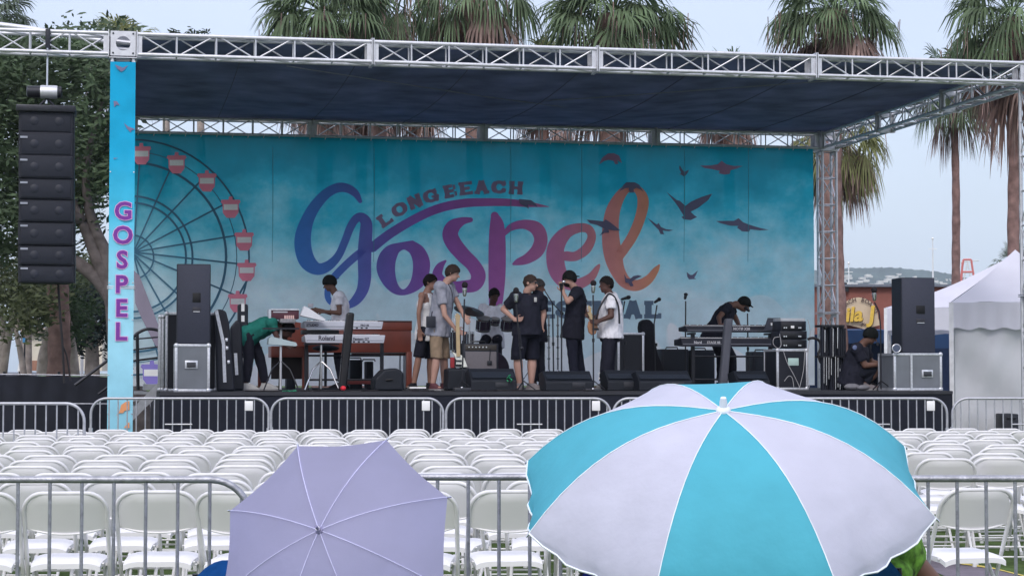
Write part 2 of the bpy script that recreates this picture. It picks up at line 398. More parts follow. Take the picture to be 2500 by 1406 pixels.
# ---------------------------------------------------------------- printed backdrop
BV = DEP-.19
def bannermat():
    m = bpy.data.materials.new('backdrop_print'); m.use_nodes = True; n = m.node_tree; b = n.nodes['Principled BSDF']
    b.inputs['Roughness'].default_value = .7; b.inputs['Specular IOR Level'].default_value = .15
    N = n.nodes.new; L = n.links.new
    t = N('ShaderNodeTexCoord'); s = N('ShaderNodeSeparateXYZ'); L(t.outputs['Object'], s.inputs[0])
    def math_(op, a, b_=None, c=None):
        q = N('ShaderNodeMath'); q.operation = op
        for i, x in enumerate((a, b_, c)):
            if x is None: continue
            if hasattr(x, 'default_value') or hasattr(x, 'is_linked'): L(x, q.inputs[i])
            else: q.inputs[i].default_value = x
        return q.outputs[0]
    def noise(sc, det, zs=1):
        mp = N('ShaderNodeMapping'); mp.inputs['Scale'].default_value = (1, 1, zs); L(t.outputs['Object'], mp.inputs[0])
        q = N('ShaderNodeTexNoise'); q.inputs['Scale'].default_value = sc; q.inputs['Detail'].default_value = det; q.inputs['Roughness'].default_value = .62
        L(mp.outputs[0], q.inputs['Vector']); return q.outputs['Fac']
    z = s.outputs['Z']; n1 = noise(.75, 7, 1.3); n2 = noise(2.4, 5); hgt = 4.0
    zz = math_('ADD', math_('DIVIDE', z, hgt), math_('MULTIPLY', math_('SUBTRACT', n1, .5), .85))
    cr = N('ShaderNodeValToRGB'); L(zz, cr.inputs[0]); el = cr.color_ramp.elements
    el[0].position = .10; el[0].color = (.78, .90, .96, 1); el[1].position = .95; el[1].color = (.001, .36, .52, 1)
    for p_, c_ in ((.34, (.66, .86, .94)), (.52, (.44, .78, .89)), (.68, (.20, .66, .81)), (.82, (.03, .48, .65))):
        q = el.new(p_); q.color = (*c_, 1)
    # cumulus bank along the bottom: scalloped edge
    def bank(base, amp, sc, seed):
        vo = N('ShaderNodeTexVoronoi'); vo.inputs['Scale'].default_value = sc; vo.voronoi_dimensions = '2D'
        mp = N('ShaderNodeMapping'); mp.inputs['Location'].default_value = (seed, seed*.7, 0); mp.inputs['Rotation'].default_value = (math.pi/2, 0, 0)
        L(t.outputs['Object'], mp.inputs[0]); L(mp.outputs[0], vo.inputs['Vector'])
        nn = noise(.28, 1, 0)
        e_ = math_('ADD', math_('MULTIPLY', vo.outputs['Distance'], -amp), math_('ADD', math_('MULTIPLY', nn, 2.4), base))
        d = math_('SUBTRACT', e_, z); r = N('ShaderNodeMapRange'); r.inputs['From Min'].default_value = -.01; r.inputs['From Max'].default_value = .03
        L(d, r.inputs['Value']); return r.outputs[0]
    def mix(f, a, col, k=1):
        q = N('ShaderNodeMix'); q.data_type = 'RGBA'; L(math_('MULTIPLY', f, k), q.inputs[0]); L(a, q.inputs[6]); q.inputs[7].default_value = (*col, 1); return q.outputs[2]
    c = mix(bank(.75, 1.1, .9, 3.1), cr.outputs[0], (.66, .84, .92), .7)
    c = mix(bank(.05, 1.1, 1.0, 7.7), c, (.90, .93, .97), .95)
    # watercolour mottling
    mr_ = N('ShaderNodeMapRange'); mr_.inputs['From Min'].default_value = .3; mr_.inputs['From Max'].default_value = .7; mr_.inputs['To Min'].default_value = .94; mr_.inputs['To Max'].default_value = 1.14
    L(n2, mr_.inputs['Value']); sc = N('ShaderNodeVectorMath'); sc.operation = 'SCALE'; L(c, sc.inputs[0]); L(mr_.outputs[0], sc.inputs['Scale'])
    L(sc.outputs[0], b.inputs['Base Color'])
    tp = N('ShaderNodeBsdfTransparent'); mx = N('ShaderNodeMixShader'); mx.inputs[0].default_value = .012
    tl = N('ShaderNodeBsdfTranslucent'); L(sc.outputs[0], tl.inputs['Color']); m2 = N('ShaderNodeMixShader'); m2.inputs[0].default_value = .6
    L(b.outputs[0], m2.inputs[1]); L(tl.outputs[0], m2.inputs[2])
    L(m2.outputs[0], mx.inputs[1]); L(tp.outputs[0], mx.inputs[2]); L(mx.outputs[0], n.nodes['Material Output'].inputs['Surface'])
    return m
bl, br = U(322, BV)-.05, U(1988, BV)
bz0, bz1 = FL+.03, P(1400, 355, BV).z+.03
bd = thing('backdrop_banner', 'huge turquoise festival backdrop with clouds, birds, painted wheel and script lettering', 'banner', (bl, BV, FL))
m = MB(); nx, ny = 90, 20; vs = []
for j in range(ny+1):
    for i in range(nx+1):
        u = bl + (br-bl)*i/nx; h = bz0+(bz1-bz0)*j/ny; vs.append((u, BV+.012*math.sin(i*.55)+.008*math.sin(i*.23+j*.3), h))
m.add(vs, [(j*(nx+1)+i, j*(nx+1)+i+1, (j+1)*(nx+1)+i+1, (j+1)*(nx+1)+i) for j in range(ny) for i in range(nx)], True)
build('fabric', m, bannermat(), bd)
m = MB()
for i in range(46):
    u = bl + .12 + (br-bl-.24)*i/45; m.tube([(u, BV-.006, bz1-.03), (u+.02, BV-.03, bz1+.035), (u, BV+.02, bz1+.05)], .006, 5)
build('tie', m, white(), bd)
lay = [0]
def at(px, py):
    return P(px, py, BV-.030)
def poly2(mb, pts, k=None):
    lay[0] += 1; off = Vector((0, -.0004*lay[0], 0)); mb.add([at(*p)+off for p in pts], [list(range(len(pts)))])
def stripe(mb, pts, k=8, samples=None):
    """variable-width brush stroke: (x, y, width) in photo pixels"""
    q = spline(pts, k) if len(pts) > 2 else pts; lay[0] += 1; off = Vector((0, -.0004*lay[0], 0)); L_ = []; R__ = []
    for i, (x, y, w_) in enumerate(q):
        a, b = q[max(i-1, 0)], q[min(i+1, len(q)-1)]; dx, dy = b[0]-a[0], b[1]-a[1]; l = math.hypot(dx, dy) or 1
        nx_, ny_ = -dy/l*w_/2, dx/l*w_/2; L_.append(at(x+nx_, y+ny_)+off); R__.append(at(x-nx_, y-ny_)+off)
    n = len(q); mb.add(L_+R__, [(i, i+1, n+i+1, n+i) for i in range(n-1)])
    for (x, y, w_), e in ((q[0], 0), (q[-1], 1)):       # round ends
        if w_ > 4:
            lay[0] += 1; of2 = Vector((0, -.0004*lay[0], 0)); mb.add([at(x+w_/2*math.cos(t*math.pi/8), y+w_/2*math.sin(t*math.pi/8))+of2 for t in range(16)], [list(range(16))])
Z1 = lambda pts: [(680+x/2.551, 400+y/2.551, w_/2.551) for x, y, w_ in pts]
PRINT = dict(var=.10, scale=1.2)
def pr(name, c): return M('print_'+name, c, .7, 0, .08, 3, 0, 10, .12, thru=.015, trans=0)
# ferris wheel
m = MB(); cx, cy = 321, 628
def arc(r, w_, a0, a1, n=40):
    stripe(m, [(cx+r*math.cos(R_(a0+(a1-a0)*i/n)), cy+r*math.sin(R_(a0+(a1-a0)*i/n)), w_) for i in range(n+1)], 1)
for r, w_ in ((54, 4), (133, 5), (149, 5), (231, 6), (257, 2.2), (287, 4.5)): arc(r, w_, -100, 100)
cab = [(345, 378), (431, 400), (505, 444), (563, 508), (596, 588), (602, 662), (580, 738)]
for i, (x, y) in enumerate(cab): stripe(m, [(326, 616, 4), (x-2, y-16, 4)], 1)
for x, y in ((545, 820), (470, 880), (400, 930)): stripe(m, [(326, 620, 4), (x, y, 4)], 1)
stripe(m, [(607, 678, 5), (583, 720, 5)], 1)
build('wheel_print', m, pr('wheel', (.055, .15, .24)), bd)
m = MB(); poly2(m, [(326, 660), (340, 672), (395, 815), (395, 870), (372, 830), (345, 775), (330, 740)]); build('wheel_leg_print', m, pr('leg', (.30, .27, .36)), bd)
mr1, mw, mp_ = MB(), MB(), MB()
def cabin(mb, x, y, wmb, s=1):
    q = lambda L_: [(x+a*s, y+b*s) for a, b in L_]
    poly2(mb, q([(-24,-14),(-22,-20),(-5,-20),(-4,-28),(4,-28),(5,-20),(22,-20),(24,-14),(20,-10),(19,12),(10,24),(-10,24),(-19,12),(-20,-10)])); poly2(wmb, q([(-17,-9),(17,-9),(17,5),(-17,5)]))
for x, y in cab + [(371, 912)]:
    mr1, mw = MB(), MB(); pu = y > 900; cabin(mr1, x, y, mw, 1.15 if pu else 1)
    co_ = build('cabin_print', mr1, pr('cabin_purple', (.26, .22, .62)) if pu else pr('cabin', (.85, .27, .38)), bd); build('cabin_window_print', mw, pr('cabin_window', (.85, .86, .88)), co_)
# script word
gm = MB()
stripe(gm, Z1([(508,235,24),(480,188,46),(430,155,55),(370,150,60),(300,185,62),(230,260,70),(180,350,80),(152,450,100),(155,540,105),(185,615,100),(245,655,75),(310,635,62),(370,575,50),(410,490,48),(445,400,50),(480,345,52),(515,335,60),(545,370,72),(542,450,82),(535,550,85),(535,650,82),(535,720,80),(520,790,72),(480,850,60),(430,883,40),(370,885,38),(315,850,36),(305,800,40),(322,740,45),(360,690,48),(430,620,48),(500,560,48),(540,530,30)]))
stripe(gm, Z1([(585,520,62),(700,432,58),(860,338,55),(1000,278,55),(1150,247,54),(1300,240,50),(1450,243,44),(1560,254,34),(1683,268,3)]))
outer = spline([(835,478),(900,520),(940,600),(935,690),(890,770),(800,815),(720,810),(650,750),(610,660),(625,570),(680,510),(760,490),(835,478)], 5)
inner = spline([(785,535),(818,560),(836,620),(830,700),(808,755),(775,782),(745,755),(727,690),(727,620),(745,560),(762,542),(775,536),(785,535)], 5)
lay[0] += 1; of = Vector((0, -.0004*lay[0], 0)); n = len(outer)
gm.add([at(680+x/2.551, 400+y/2.551)+of for x, y in outer+inner], [(i, i+1, n+i+1, n+i) for i in range(n-1)])
stripe(gm, Z1([(1195,350,30),(1145,358,50),(1090,390,88),(1068,440,98),(1092,500,98),(1150,570,92),(1210,630,88),(1243,695,92),(1220,752,84),(1150,765,76),(1080,768,76),(1018,742,78),(988,692,64),(1005,640,48),(1038,606,14)]))
stripe(gm, Z1([(1345,325,50),(1358,380,88),(1360,480,104),(1360,600,108),(1358,720,104),(1352,850,88),(1345,900,70)]))
stripe(gm, Z1([(1402,440,24),(1450,395,44),(1530,378,58),(1605,405,84),(1632,470,84),(1610,540,84),(1550,590,64),(1490,612,42),(1462,624,16)]))
stripe(gm, Z1([(1790,575,60),(1850,575,58),(1915,530,62),(1948,460,54),(1928,408,54),(1870,400,58),(1790,430,78),(1730,510,104),(1722,600,112),(1742,680,106),(1790,738,86),(1860,750,70),(1940,710,54),(1983,650,32),(1998,625,8)]))
stripe(gm, Z1([(2115,580,60),(2200,455,64),(2252,330,66),(2268,230,70),(2240,168,52),(2190,148,42),(2132,192,62),(2082,290,88),(2066,400,102),(2070,500,112),(2086,590,110),(2112,670,90),(2160,738,76),(2230,757,68),(2300,722,56),(2348,662,38),(2368,632,12)]))
ua, ub = at(722, 600).x-bl, at(1612, 600).x-bl
build('script_lettering', gm, M('print_script', (1, 1, 1), .7, 0, .07, 3, 0, 10, .12, thru=.015, trans=0, gradient=('X', ua, ub, [(0, (.07, .26, .76)), (.10, (.10, .24, .72)), (.24, (.22, .17, .64)), (.38, (.40, .14, .58)), (.58, (.60, .18, .56)), (.72, (.78, .28, .52)), (.84, (.95, .37, .38)), (1, (1, .42, .24))])), bd)
# slab letters from strokes
def slab(mb, ch, cx_, cy_, w_, h_, rot=0, th=.24):
    t = th*h_; S = {'L': [('v', -.25, -.5, .5), ('h', .5, -.5, .5), ('h', -.5, -.5, .05), ('v', .42, .2, .5)],
        'A': [('d', -.34, .5, -.02, -.5), ('d', .34, .5, .02, -.5), ('h', .2, -.2, .2), ('h', .5, -.55, -.15), ('h', .5, .15, .55)],
        'V': [('d', -.32, -.5, 0, .5), ('d', .32, -.5, 0, .5), ('h', -.5, -.55, -.12), ('h', -.5, .12, .55)],
        'I': [('v', 0, -.5, .5), ('h', .5, -.3, .3), ('h', -.5, -.3, .3)],
        'T': [('v', 0, -.5, .5), ('h', -.5, -.5, .5), ('h', .5, -.22, .22), ('v', -.46, -.5, -.2), ('v', .46, -.5, -.2)],
        'E': [('v', -.25, -.5, .5), ('h', -.5, -.5, .45), ('h', 0, -.2, .3), ('h', .5, -.5, .45), ('v', .42, -.5, -.25), ('v', .42, .25, .5)],
        'F': [('v', -.25, -.5, .5), ('h', -.5, -.5, .45), ('h', 0, -.2, .3), ('h', .5, -.5, .05), ('v', .42, -.5, -.22)],
        'H': [('v', -.3, -.5, .5), ('v', .3, -.5, .5), ('h', 0, -.25, .25), ('h', .5, -.52, -.12), ('h', -.5, -.52, -.12), ('h', .5, .12, .52), ('h', -.5, .12, .52)],
        'N': [('v', -.32, -.5, .5), ('v', .32, -.5, .5), ('d', -.3, -.5, .3, .5), ('h', .5, -.52, -.15), ('h', -.5, -.5, -.2), ('h', -.5, .15, .52)],
        'B': [('v', -.27, -.5, .5), ('h', -.5, -.5, .2), ('h', 0, -.2, .25), ('h', .5, -.5, .22), ('v', .33, -.42, -.08), ('v', .36, .08, .42)],
        'O': 'o', 'C': 'c', 'G': 'g', 'S': 's'}[ch]
    cr_, sr_ = math.cos(R_(rot)), math.sin(R_(rot)); T = lambda x, y: (cx_ + x*cr_ - y*sr_, cy_ + x*sr_ + y*cr_)
    sh = h_ - t*.5; sw = w_
    if isinstance(S, str):
        a0, a1 = {'o': (0, 360), 'c': (40, 320), 'g': (25, 320), 's': (0, 0)}[S]
        if S == 's': pp = [(.36,-.22),(.2,-.42),(-.12,-.45),(-.36,-.27),(-.2,-.05),(.15,.06),(.36,.25),(.15,.45),(-.2,.43),(-.38,.2)]
        else: pp = [(.42*math.cos(R_(a0+(a1-a0)*i/18)), .45*math.sin(R_(a0+(a1-a0)*i/18))) for i in range(19)]
        stripe(mb, [(*T(x*sw, y*sh), t*(1.15 if abs(x) > .25 else .75)) for x, y in pp], 2)
        if S == 'g': stripe(mb, [(*T(.1*sw, .1*sh), t*.6), (*T(.5*sw, .1*sh), t*.6)], 1); stripe(mb, [(*T(.36*sw, .1*sh), t), (*T(.36*sw, .42*sh), t)], 1)
        if S in 'cgs': stripe(mb, [(*T(.38*sw, -.5*sh), t*.5), (*T(.38*sw, -.2*sh), t*.5)], 1)
        return
    def bar(a, b, w2):
        lay[0] += 1; of_ = Vector((0, -.0004*lay[0], 0)); dx, dy = b[0]-a[0], b[1]-a[1]; l = math.hypot(dx, dy) or 1; nx_, ny_ = -dy/l*w2/2, dx/l*w2/2
        mb.add([at(a[0]+nx_, a[1]+ny_)+of_, at(b[0]+nx_, b[1]+ny_)+of_, at(b[0]-nx_, b[1]-ny_)+of_, at(a[0]-nx_, a[1]-ny_)+of_], [(0, 1, 2, 3)])
    for s_ in S:
        if s_[0] == 'v': bar(T(s_[1]*sw, s_[2]*h_), T(s_[1]*sw, s_[3]*h_), t*(1.1 if abs(s_[3]-s_[2]) > .5 else .55))
        elif s_[0] == 'h':
            y = s_[1]*(h_-t*.7); bar(T(s_[2]*sw, y), T(s_[3]*sw, y), t*.7)
        else: bar(T(s_[1]*sw, s_[2]*h_), T(s_[3]*sw, s_[4]*h_), t*1.05)
lb = MB()
for ch, x, y, r in (('L',660,348,-35),('O',752,285,-29),('N',848,237,-23),('G',948,202,-16),('B',1068,172,-11),('E',1163,155,-7),('A',1262,148,-3),('C',1372,147,0),('H',1475,152,3)):
    slab(lb, ch, 680+x/2.551, 400+y/2.551, 33, 32, r, .33)
build('arched_lettering', lb, pr('arch_text', (.34, .25, .42)), bd)
fb = MB()
for i, ch in enumerate('FESTIVAL'): slab(fb, ch, (1285, 1332, 1378, 1420, 1456, 1496, 1543, 1591)[i], 756, 41, 43, 0, .34)
build('block_lettering', fb, pr('block_text', (.16, .23, .33)), bd)
birds = [[(1350,418),(1440,490),(1465,495),(1515,540),(1560,505),(1650,465),(1745,435),(1710,490),(1620,560),(1560,590),(1590,620),(1615,635),(1560,662),(1500,655),(1480,635),(1500,625),(1460,560),(1430,515)],
 [(1775,670),(1850,668),(1930,668),(1970,645),(2010,680),(2060,700),(2160,730),(2230,745),(2150,750),(2070,740),(2060,762),(2000,758),(1955,725),(1970,712),(1900,710),(1820,690)],
 [(668,658),(750,665),(815,672),(830,655),(870,680),(920,720),(960,752),(900,750),(855,740),(862,768),(820,770),(780,797),(800,765),(820,735),(760,705),(700,690)],
 [(1185,640),(1230,670),(1270,700),(1285,685),(1305,720),(1350,740),(1412,747),(1370,757),(1320,750),(1332,785),(1300,780),(1285,745),(1240,700)],
 [(950,415),(985,360),(1010,338),(1080,338),(1120,360),(1155,420),(1130,400),(1095,385),(1070,400),(1075,425),(1040,428),(1030,405),(1030,385),(1000,388)],
 [(1465,190),(1485,225),(1505,250),(1548,230),(1530,262),(1505,290),(1480,275),(1462,270),(1478,255),(1460,220)],
 [(990,1125),(1010,1160),(1040,1165),(1070,1140),(1110,1132),(1142,1142),(1090,1165),(1055,1190),(1070,1225),(1045,1228),(1025,1200),(1000,1195)],
 [(1525,1105),(1555,1130),(1575,1130),(1622,1092),(1605,1130),(1590,1155),(1608,1165),(1545,1168),(1530,1145)],
 [(88,480),(130,485),(190,490),(230,520),(248,552),(200,530),(165,530),(175,568),(140,545),(95,520)]]
for i, b_ in enumerate(birds):
    m = MB(); poly2(m, [(1240+x/3.515, 350+y/3.515) for x, y in b_]); build('bird_print', m, pr('bird', (.19, .18, .30)), bd)
for b_ in ([(1640,195),(1730,195),(1790,185),(1825,155),(1865,185),(1930,200),(2005,198),(1950,222),(1900,235),(1895,265),(1850,272),(1800,262),(1810,240),(1740,225),(1680,218)],
           [(775,185),(800,130),(850,92),(900,90),(945,110),(972,175),(930,150),(940,180),(915,185),(900,155),(860,145),(820,155)]):
    m = MB(); poly2(m, [(1240+x/3.515, 350+y/3.515) for x, y in b_]); build('bird_print', m, pr('bird_mauve', (.42, .24, .40)), bd)
m = MB()
for x in (665, 912, 1245, 1418, 1668, 1824):
    stripe(m, [(x, 362, 1.6), (x+.5, 480, 1.8), (x-1, 640, 1)], 4)
build('seam', m, pr('seam', (.08, .36, .48)), bd)

# ---------------------------------------------------------------- column banner
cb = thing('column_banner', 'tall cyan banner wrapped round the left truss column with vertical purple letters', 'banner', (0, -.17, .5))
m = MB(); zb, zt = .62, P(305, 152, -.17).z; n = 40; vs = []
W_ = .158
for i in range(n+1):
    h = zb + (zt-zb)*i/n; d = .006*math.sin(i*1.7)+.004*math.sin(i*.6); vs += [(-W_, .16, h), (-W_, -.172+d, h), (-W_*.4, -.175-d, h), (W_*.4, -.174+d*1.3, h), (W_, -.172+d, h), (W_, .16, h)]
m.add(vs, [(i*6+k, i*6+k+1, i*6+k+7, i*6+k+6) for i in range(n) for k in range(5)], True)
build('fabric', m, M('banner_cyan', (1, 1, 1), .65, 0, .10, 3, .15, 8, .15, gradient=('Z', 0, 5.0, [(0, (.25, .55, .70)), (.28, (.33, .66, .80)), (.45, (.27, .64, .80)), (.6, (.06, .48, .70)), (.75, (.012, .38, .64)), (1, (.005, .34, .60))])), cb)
def atc(px, py, k=0): return P(px, py, -.188-.0006*k)
ml, mo = MB(), MB()
for ch, x, y in (('G', 301, 514), ('O', 300, 573), ('S', 298, 633), ('P', 296, 693), ('E', 296, 751), ('L', 295, 808)):
    hh_ = .225
    for mbx, b_, e_ in ((mo, .055, .001), (ml, .028, .003)):
        merge(mbx, text_mb(ch, hh_, atc(x, y+21), (1, 0, 0), (0, 0, 1), e_, b_, 'CENTER'))
build('letter_outline', mo, pr('pink', (.72, .42, .68)), cb); build('lettering', ml, pr('purple', (.20, .05, .31)), cb)
for k, L_ in enumerate(([(280,158),(293,163),(300,166),(313,160),(303,172),(296,176),(286,168)], [(277,247),(286,248),(292,258),(284,256),(279,262)], [(302,300),(312,309),(331,316),(321,318),(319,324),(310,314)], [(277,386),(289,386),(278,389)])):
    m = MB(); m.add([atc(*p) for p in L_], [list(range(len(L_)))]); build('bird_print', m, pr('bird', (.19, .18, .30)), cb)
m = MB(); m.add([atc(*p) for p in ((283,1015),(291,1005),(296,988),(306,981),(316,978),(316,1000),(305,1002),(300,1008),(292,1008))], [list(range(9))])
m.add([atc(*p) for p in ((302,1044),(312,1032),(316,1030),(316,1044))], [list(range(4))]); build('orange_print', m, pr('orange', (.75, .33, .16)), cb)
m = MB()
for y in (150, 420, 690, 780, 915, 1010):
    for x in (-W_+.012, W_-.012): q = P(295, y, -.18); m.lathe((x, -.178, q.z), [(.009, 0), (.009, .004)], 8, (Vector((1,0,0)), Vector((0,0,1)), Vector((0,-1,0))))
build('grommet', m, chrome(), cb)

# ================================================================ STAGE EQUIPMENT
def rect(mb, x0, y0, x1, y1, v, d, bev=0, floor=False):
    a, b = P(x0, y1, v), P(x1, y0, v); z0 = FL if floor else a.z
    return mb.box((a.x, v, z0), (b.x, v+d, b.z), bev)
def S_(x, v): return (U(x, v), v, FL)
X3, Z3, YN3 = Vector((1,0,0)), Vector((0,0,1)), Vector((0,-1,0))
def flight_case(label, x0, x1, y0, v, d, lam, group, handle=None, floor=True, y1=None, cat='flight case'):
    a, b = P(x0, y1 or y0, v), P(x1, y0, v); z0 = FL if floor else a.z
    t = thing('flight_case', label, cat, (a.x, v, z0), 'S', group); e = .035
    m = MB(); m.box((a.x+.008, v+.006, z0+.008), (b.x-.008, v+d-.006, b.z-.008)); build('body', m, lam, t)
    m = MB()
    for vv in (v, v+d-e):
        m.box((a.x, vv, z0), (a.x+e, vv+e, b.z), .004); m.box((b.x-e, vv, z0), (b.x, vv+e, b.z), .004)
        m.box((a.x+e, vv+.001, b.z-e), (b.x-e, vv+e, b.z), .004); m.box((a.x+e, vv+.001, z0), (b.x-e, vv+e, z0+e), .004)
    for uu in (a.x, b.x-e):
        m.box((uu, v+e, b.z-e), (uu+e, v+d-e, b.z)); m.box((uu, v+e, z0), (uu+e, v+d-e, z0+e))
    build('edging', m, edge(), t)
    m = MB()
    for uu in (a.x, b.x):
        for zz in (z0, b.z): m.ell((uu+(.02 if uu == a.x else -.02), v+.012, zz+(.02 if zz == z0 else -.02)), .035, .02, .035, nu=10, nv=6)
    build('corner_ball', m, edge(), t)
    if handle:
        c = P(handle[0], handle[1], v); m = MB(); m.box((c.x-.085, v-.008, c.z-.055), (c.x+.085, v+.004, c.z+.055), .006); build('handle_plate', m, edge(), t)
        m = MB(); m.box((c.x-.06, v-.013, c.z-.035), (c.x+.06, v-.007, c.z+.03)); build('handle_recess', m, M('recess', (.05,.055,.065), .6), t)
        m = MB(); m.tube([(c.x-.055, v-.022, c.z-.02), (c.x+.055, v-.022, c.z-.02)], .009, 8); build('handle', m, stl(), t)
    return t
# PA loudspeakers on cases
def pa(label, x0, x1, y0, y1, v, horn, side=None):
    a, b = P(x0, y1, v), P(x1, y0, v); t = thing('loudspeaker', label, 'loudspeaker', (a.x, v, a.z), 'S', 'tall black loudspeakers standing on flight cases')
    m = MB(); q = [(a.x, v), (b.x, v), (b.x-.04, v+.45), (b.x-.12, v+.55), (a.x+.12, v+.55), (a.x+.04, v+.45)]
    m.prism([(x, y, a.z) for x, y in q], (0, 0, b.z-a.z)); o = build('cabinet', m, M('speaker_paint', (.018, .021, .034), .6, 0, .1, 10, .2, 120), t, fix=True)
    bv = o.modifiers.new('b', 'BEVEL'); bv.width = .012; bv.segments = 2
    m = MB(); m.box((a.x+.012, v-.012, a.z+.015), (b.x-.012, v+.0, b.z-.015), .005); build('grille', m, M('speaker_grille', (.042, .046, .07), .55, .2, .08, 60, .3, 250), t)
    x0_, y0_, x1_, y1_ = horn; m = MB(); h0, h1 = P(x0_, y1_, v), P(x1_, y0_, v); m.box((h0.x, v-.018, h0.z), (h1.x, v-.011, h1.z), .003); build('horn', m, M('horn_black', (.004, .004, .006), .5), t)
    m = MB(); h2 = P(x0_, y1_+12, v).z; m.box((h0.x, v-.018, h2-.06), (h1.x, v-.011, h2), .003); build('badge', m, M('badge', (.03, .03, .04), .4), t)
    m = MB(); m.box((h0.x+.01, v-.021, h2-.063), (h1.x-.01, v-.017, h2-.053)); build('badge_line', m, chrome(), t); return t
flight_case('upright grey flight case under the left loudspeaker', 427, 513, 840, .75, .6, caseg(), 'grey flight cases', (467, 890))
pa('tall black loudspeaker on the grey case near the banner column', 430, 515, 645, 841, .78, (470, 715, 490, 738))
flight_case('grey flight case under the right loudspeaker beside the white tent', 2182, 2300, 862, .55, .6, caseg(), 'grey flight cases', (2264, 912))
m = MB(); c = P(2225, 862, .54); m.box((c.x-.015, .535, FL), (c.x+.015, .549, c.z)); single('case_divider', m, edge(), 'bright vertical aluminium strip on the front of the right grey case', 'edging', tuple(c))
pa('tall black loudspeaker in front of the white tents at the right', 2201, 2282, 678, 863, .6, (2236, 746, 2257, 766))
blkcase = M('case_black', (.011, .013, .022), .5, 0, .15, 8)
flight_case('black flight case behind the left loudspeaker, aluminium edges showing', 404, 532, 763, 1.6, .7, blkcase, 'black flight cases')
flight_case('narrow black case standing at the very left edge of the stage', 388, 401, 770, 1.9, .6, blkcase, 'black flight cases')
flight_case('black equipment rack case under the amplifier stack at the right', 1896, 1973, 852, 2.0, .6, blkcase, 'black flight cases')
flight_case('black amp case with white edging right of the guitarist in white', 1508, 1573, 812, 4.2, .6, blkcase, 'black flight cases')
# leaning guitar cases
def leaner(name, label, pts, v, d, mat, cat, group=None, strip=None, extra=None):
    t = thing(name, label, cat, S_(pts[0][0], v), 'S', group); m = MB(); q = [P(x, y, v) for x, y in pts]; zmin = min(p.z for p in q)
    for p in q: p.z = max(FL+.004, p.z) if p.z > zmin+.03 else FL+.004
    m.prism(q, (0, d, 0)); o = build('shell', m, mat, t, fix=True); bv = o.modifiers.new('b', 'BEVEL'); bv.width = min(.03, d*.25); bv.segments = 3
    if strip:
        m = MB()
        for i in range(len(strip)-1):
            a, b = P(*strip[i], v-.006), P(*strip[i+1], v-.006); a.z = max(a.z, FL+.02); b.z = max(b.z, FL+.02); dd = (b-a); sd_ = dd.cross(Vector((0,1,0))).normalized()*.022; m.obox((a+b)/2, sd_, (0,.006,0), dd*.5)
        build('metal_strip', m, edge(), t)
    if extra:
        for x, y in extra: c_ = P(x, y, v); m = MB(); m.box((c_.x-.018, v-.012, c_.z-.025), (c_.x+.018, v+.002, c_.z+.025), .004); build('latch', m, chrome(), t)
    return t
leaner('guitar_case', 'black hard guitar case leaning right of the left loudspeaker', [(530,940),(524,757),(538,754),(552,760),(560,790),(574,935)], 1.4, .16, blkcase, 'guitar case', 'black guitar cases', [(528,757),(546,840),(546,860),(549,933)], [(553,830),(554,850),(558,884)])
leaner('guitar_case', 'second black case leaning behind the bent man, pale strip low down', [(565,940),(562,800),(578,780),(590,786),(596,940)], 2.3, .14, blkcase, 'guitar case', 'black guitar cases', [(575,862),(578,915)])
t = leaner('column_speaker', 'upright black case with white label strips behind the bent man', [(581,940),(581,742),(606,742),(606,940)], 2.6, .2, blkcase, 'upright case', None)
for y0, y1 in ((741, 760), (770, 785), (855, 862), (874, 904)): m = MB(); rect(m, 589, y0, 597, y1, 2.592, .005); build('label_strip', m, white(), t)
leaner('guitar_bag', 'tall soft black guitar bag with rounded top right of the amp case', [(1574,940),(1570,850),(1563,800),(1565,786),(1575,779),(1588,780),(1597,790),(1600,830),(1608,866),(1624,905),(1628,940)], 4.6, .2, M('gig_bag', (.012,.013,.02), .85, 0, .2, 9, .3, 30), 'guitar bag')
leaner('speaker_cover', 'grey slab shaped column speaker leaning in front of the right keyboards', [(1757,960),(1772,778),(1791,777),(1785,850),(1777,960)], 2.3, .12, M('slab_grey', (.085,.09,.115), .6, 0, .1, 5), 'column speaker')
t = leaner('column_speaker', 'thin glossy black column speaker standing before the white keyboards', [(827,944),(838,830),(847,763),(866,763),(860,830),(846,944)], 1.9, .12, M('gloss_black', (.012,.012,.016), .2), 'column speaker')
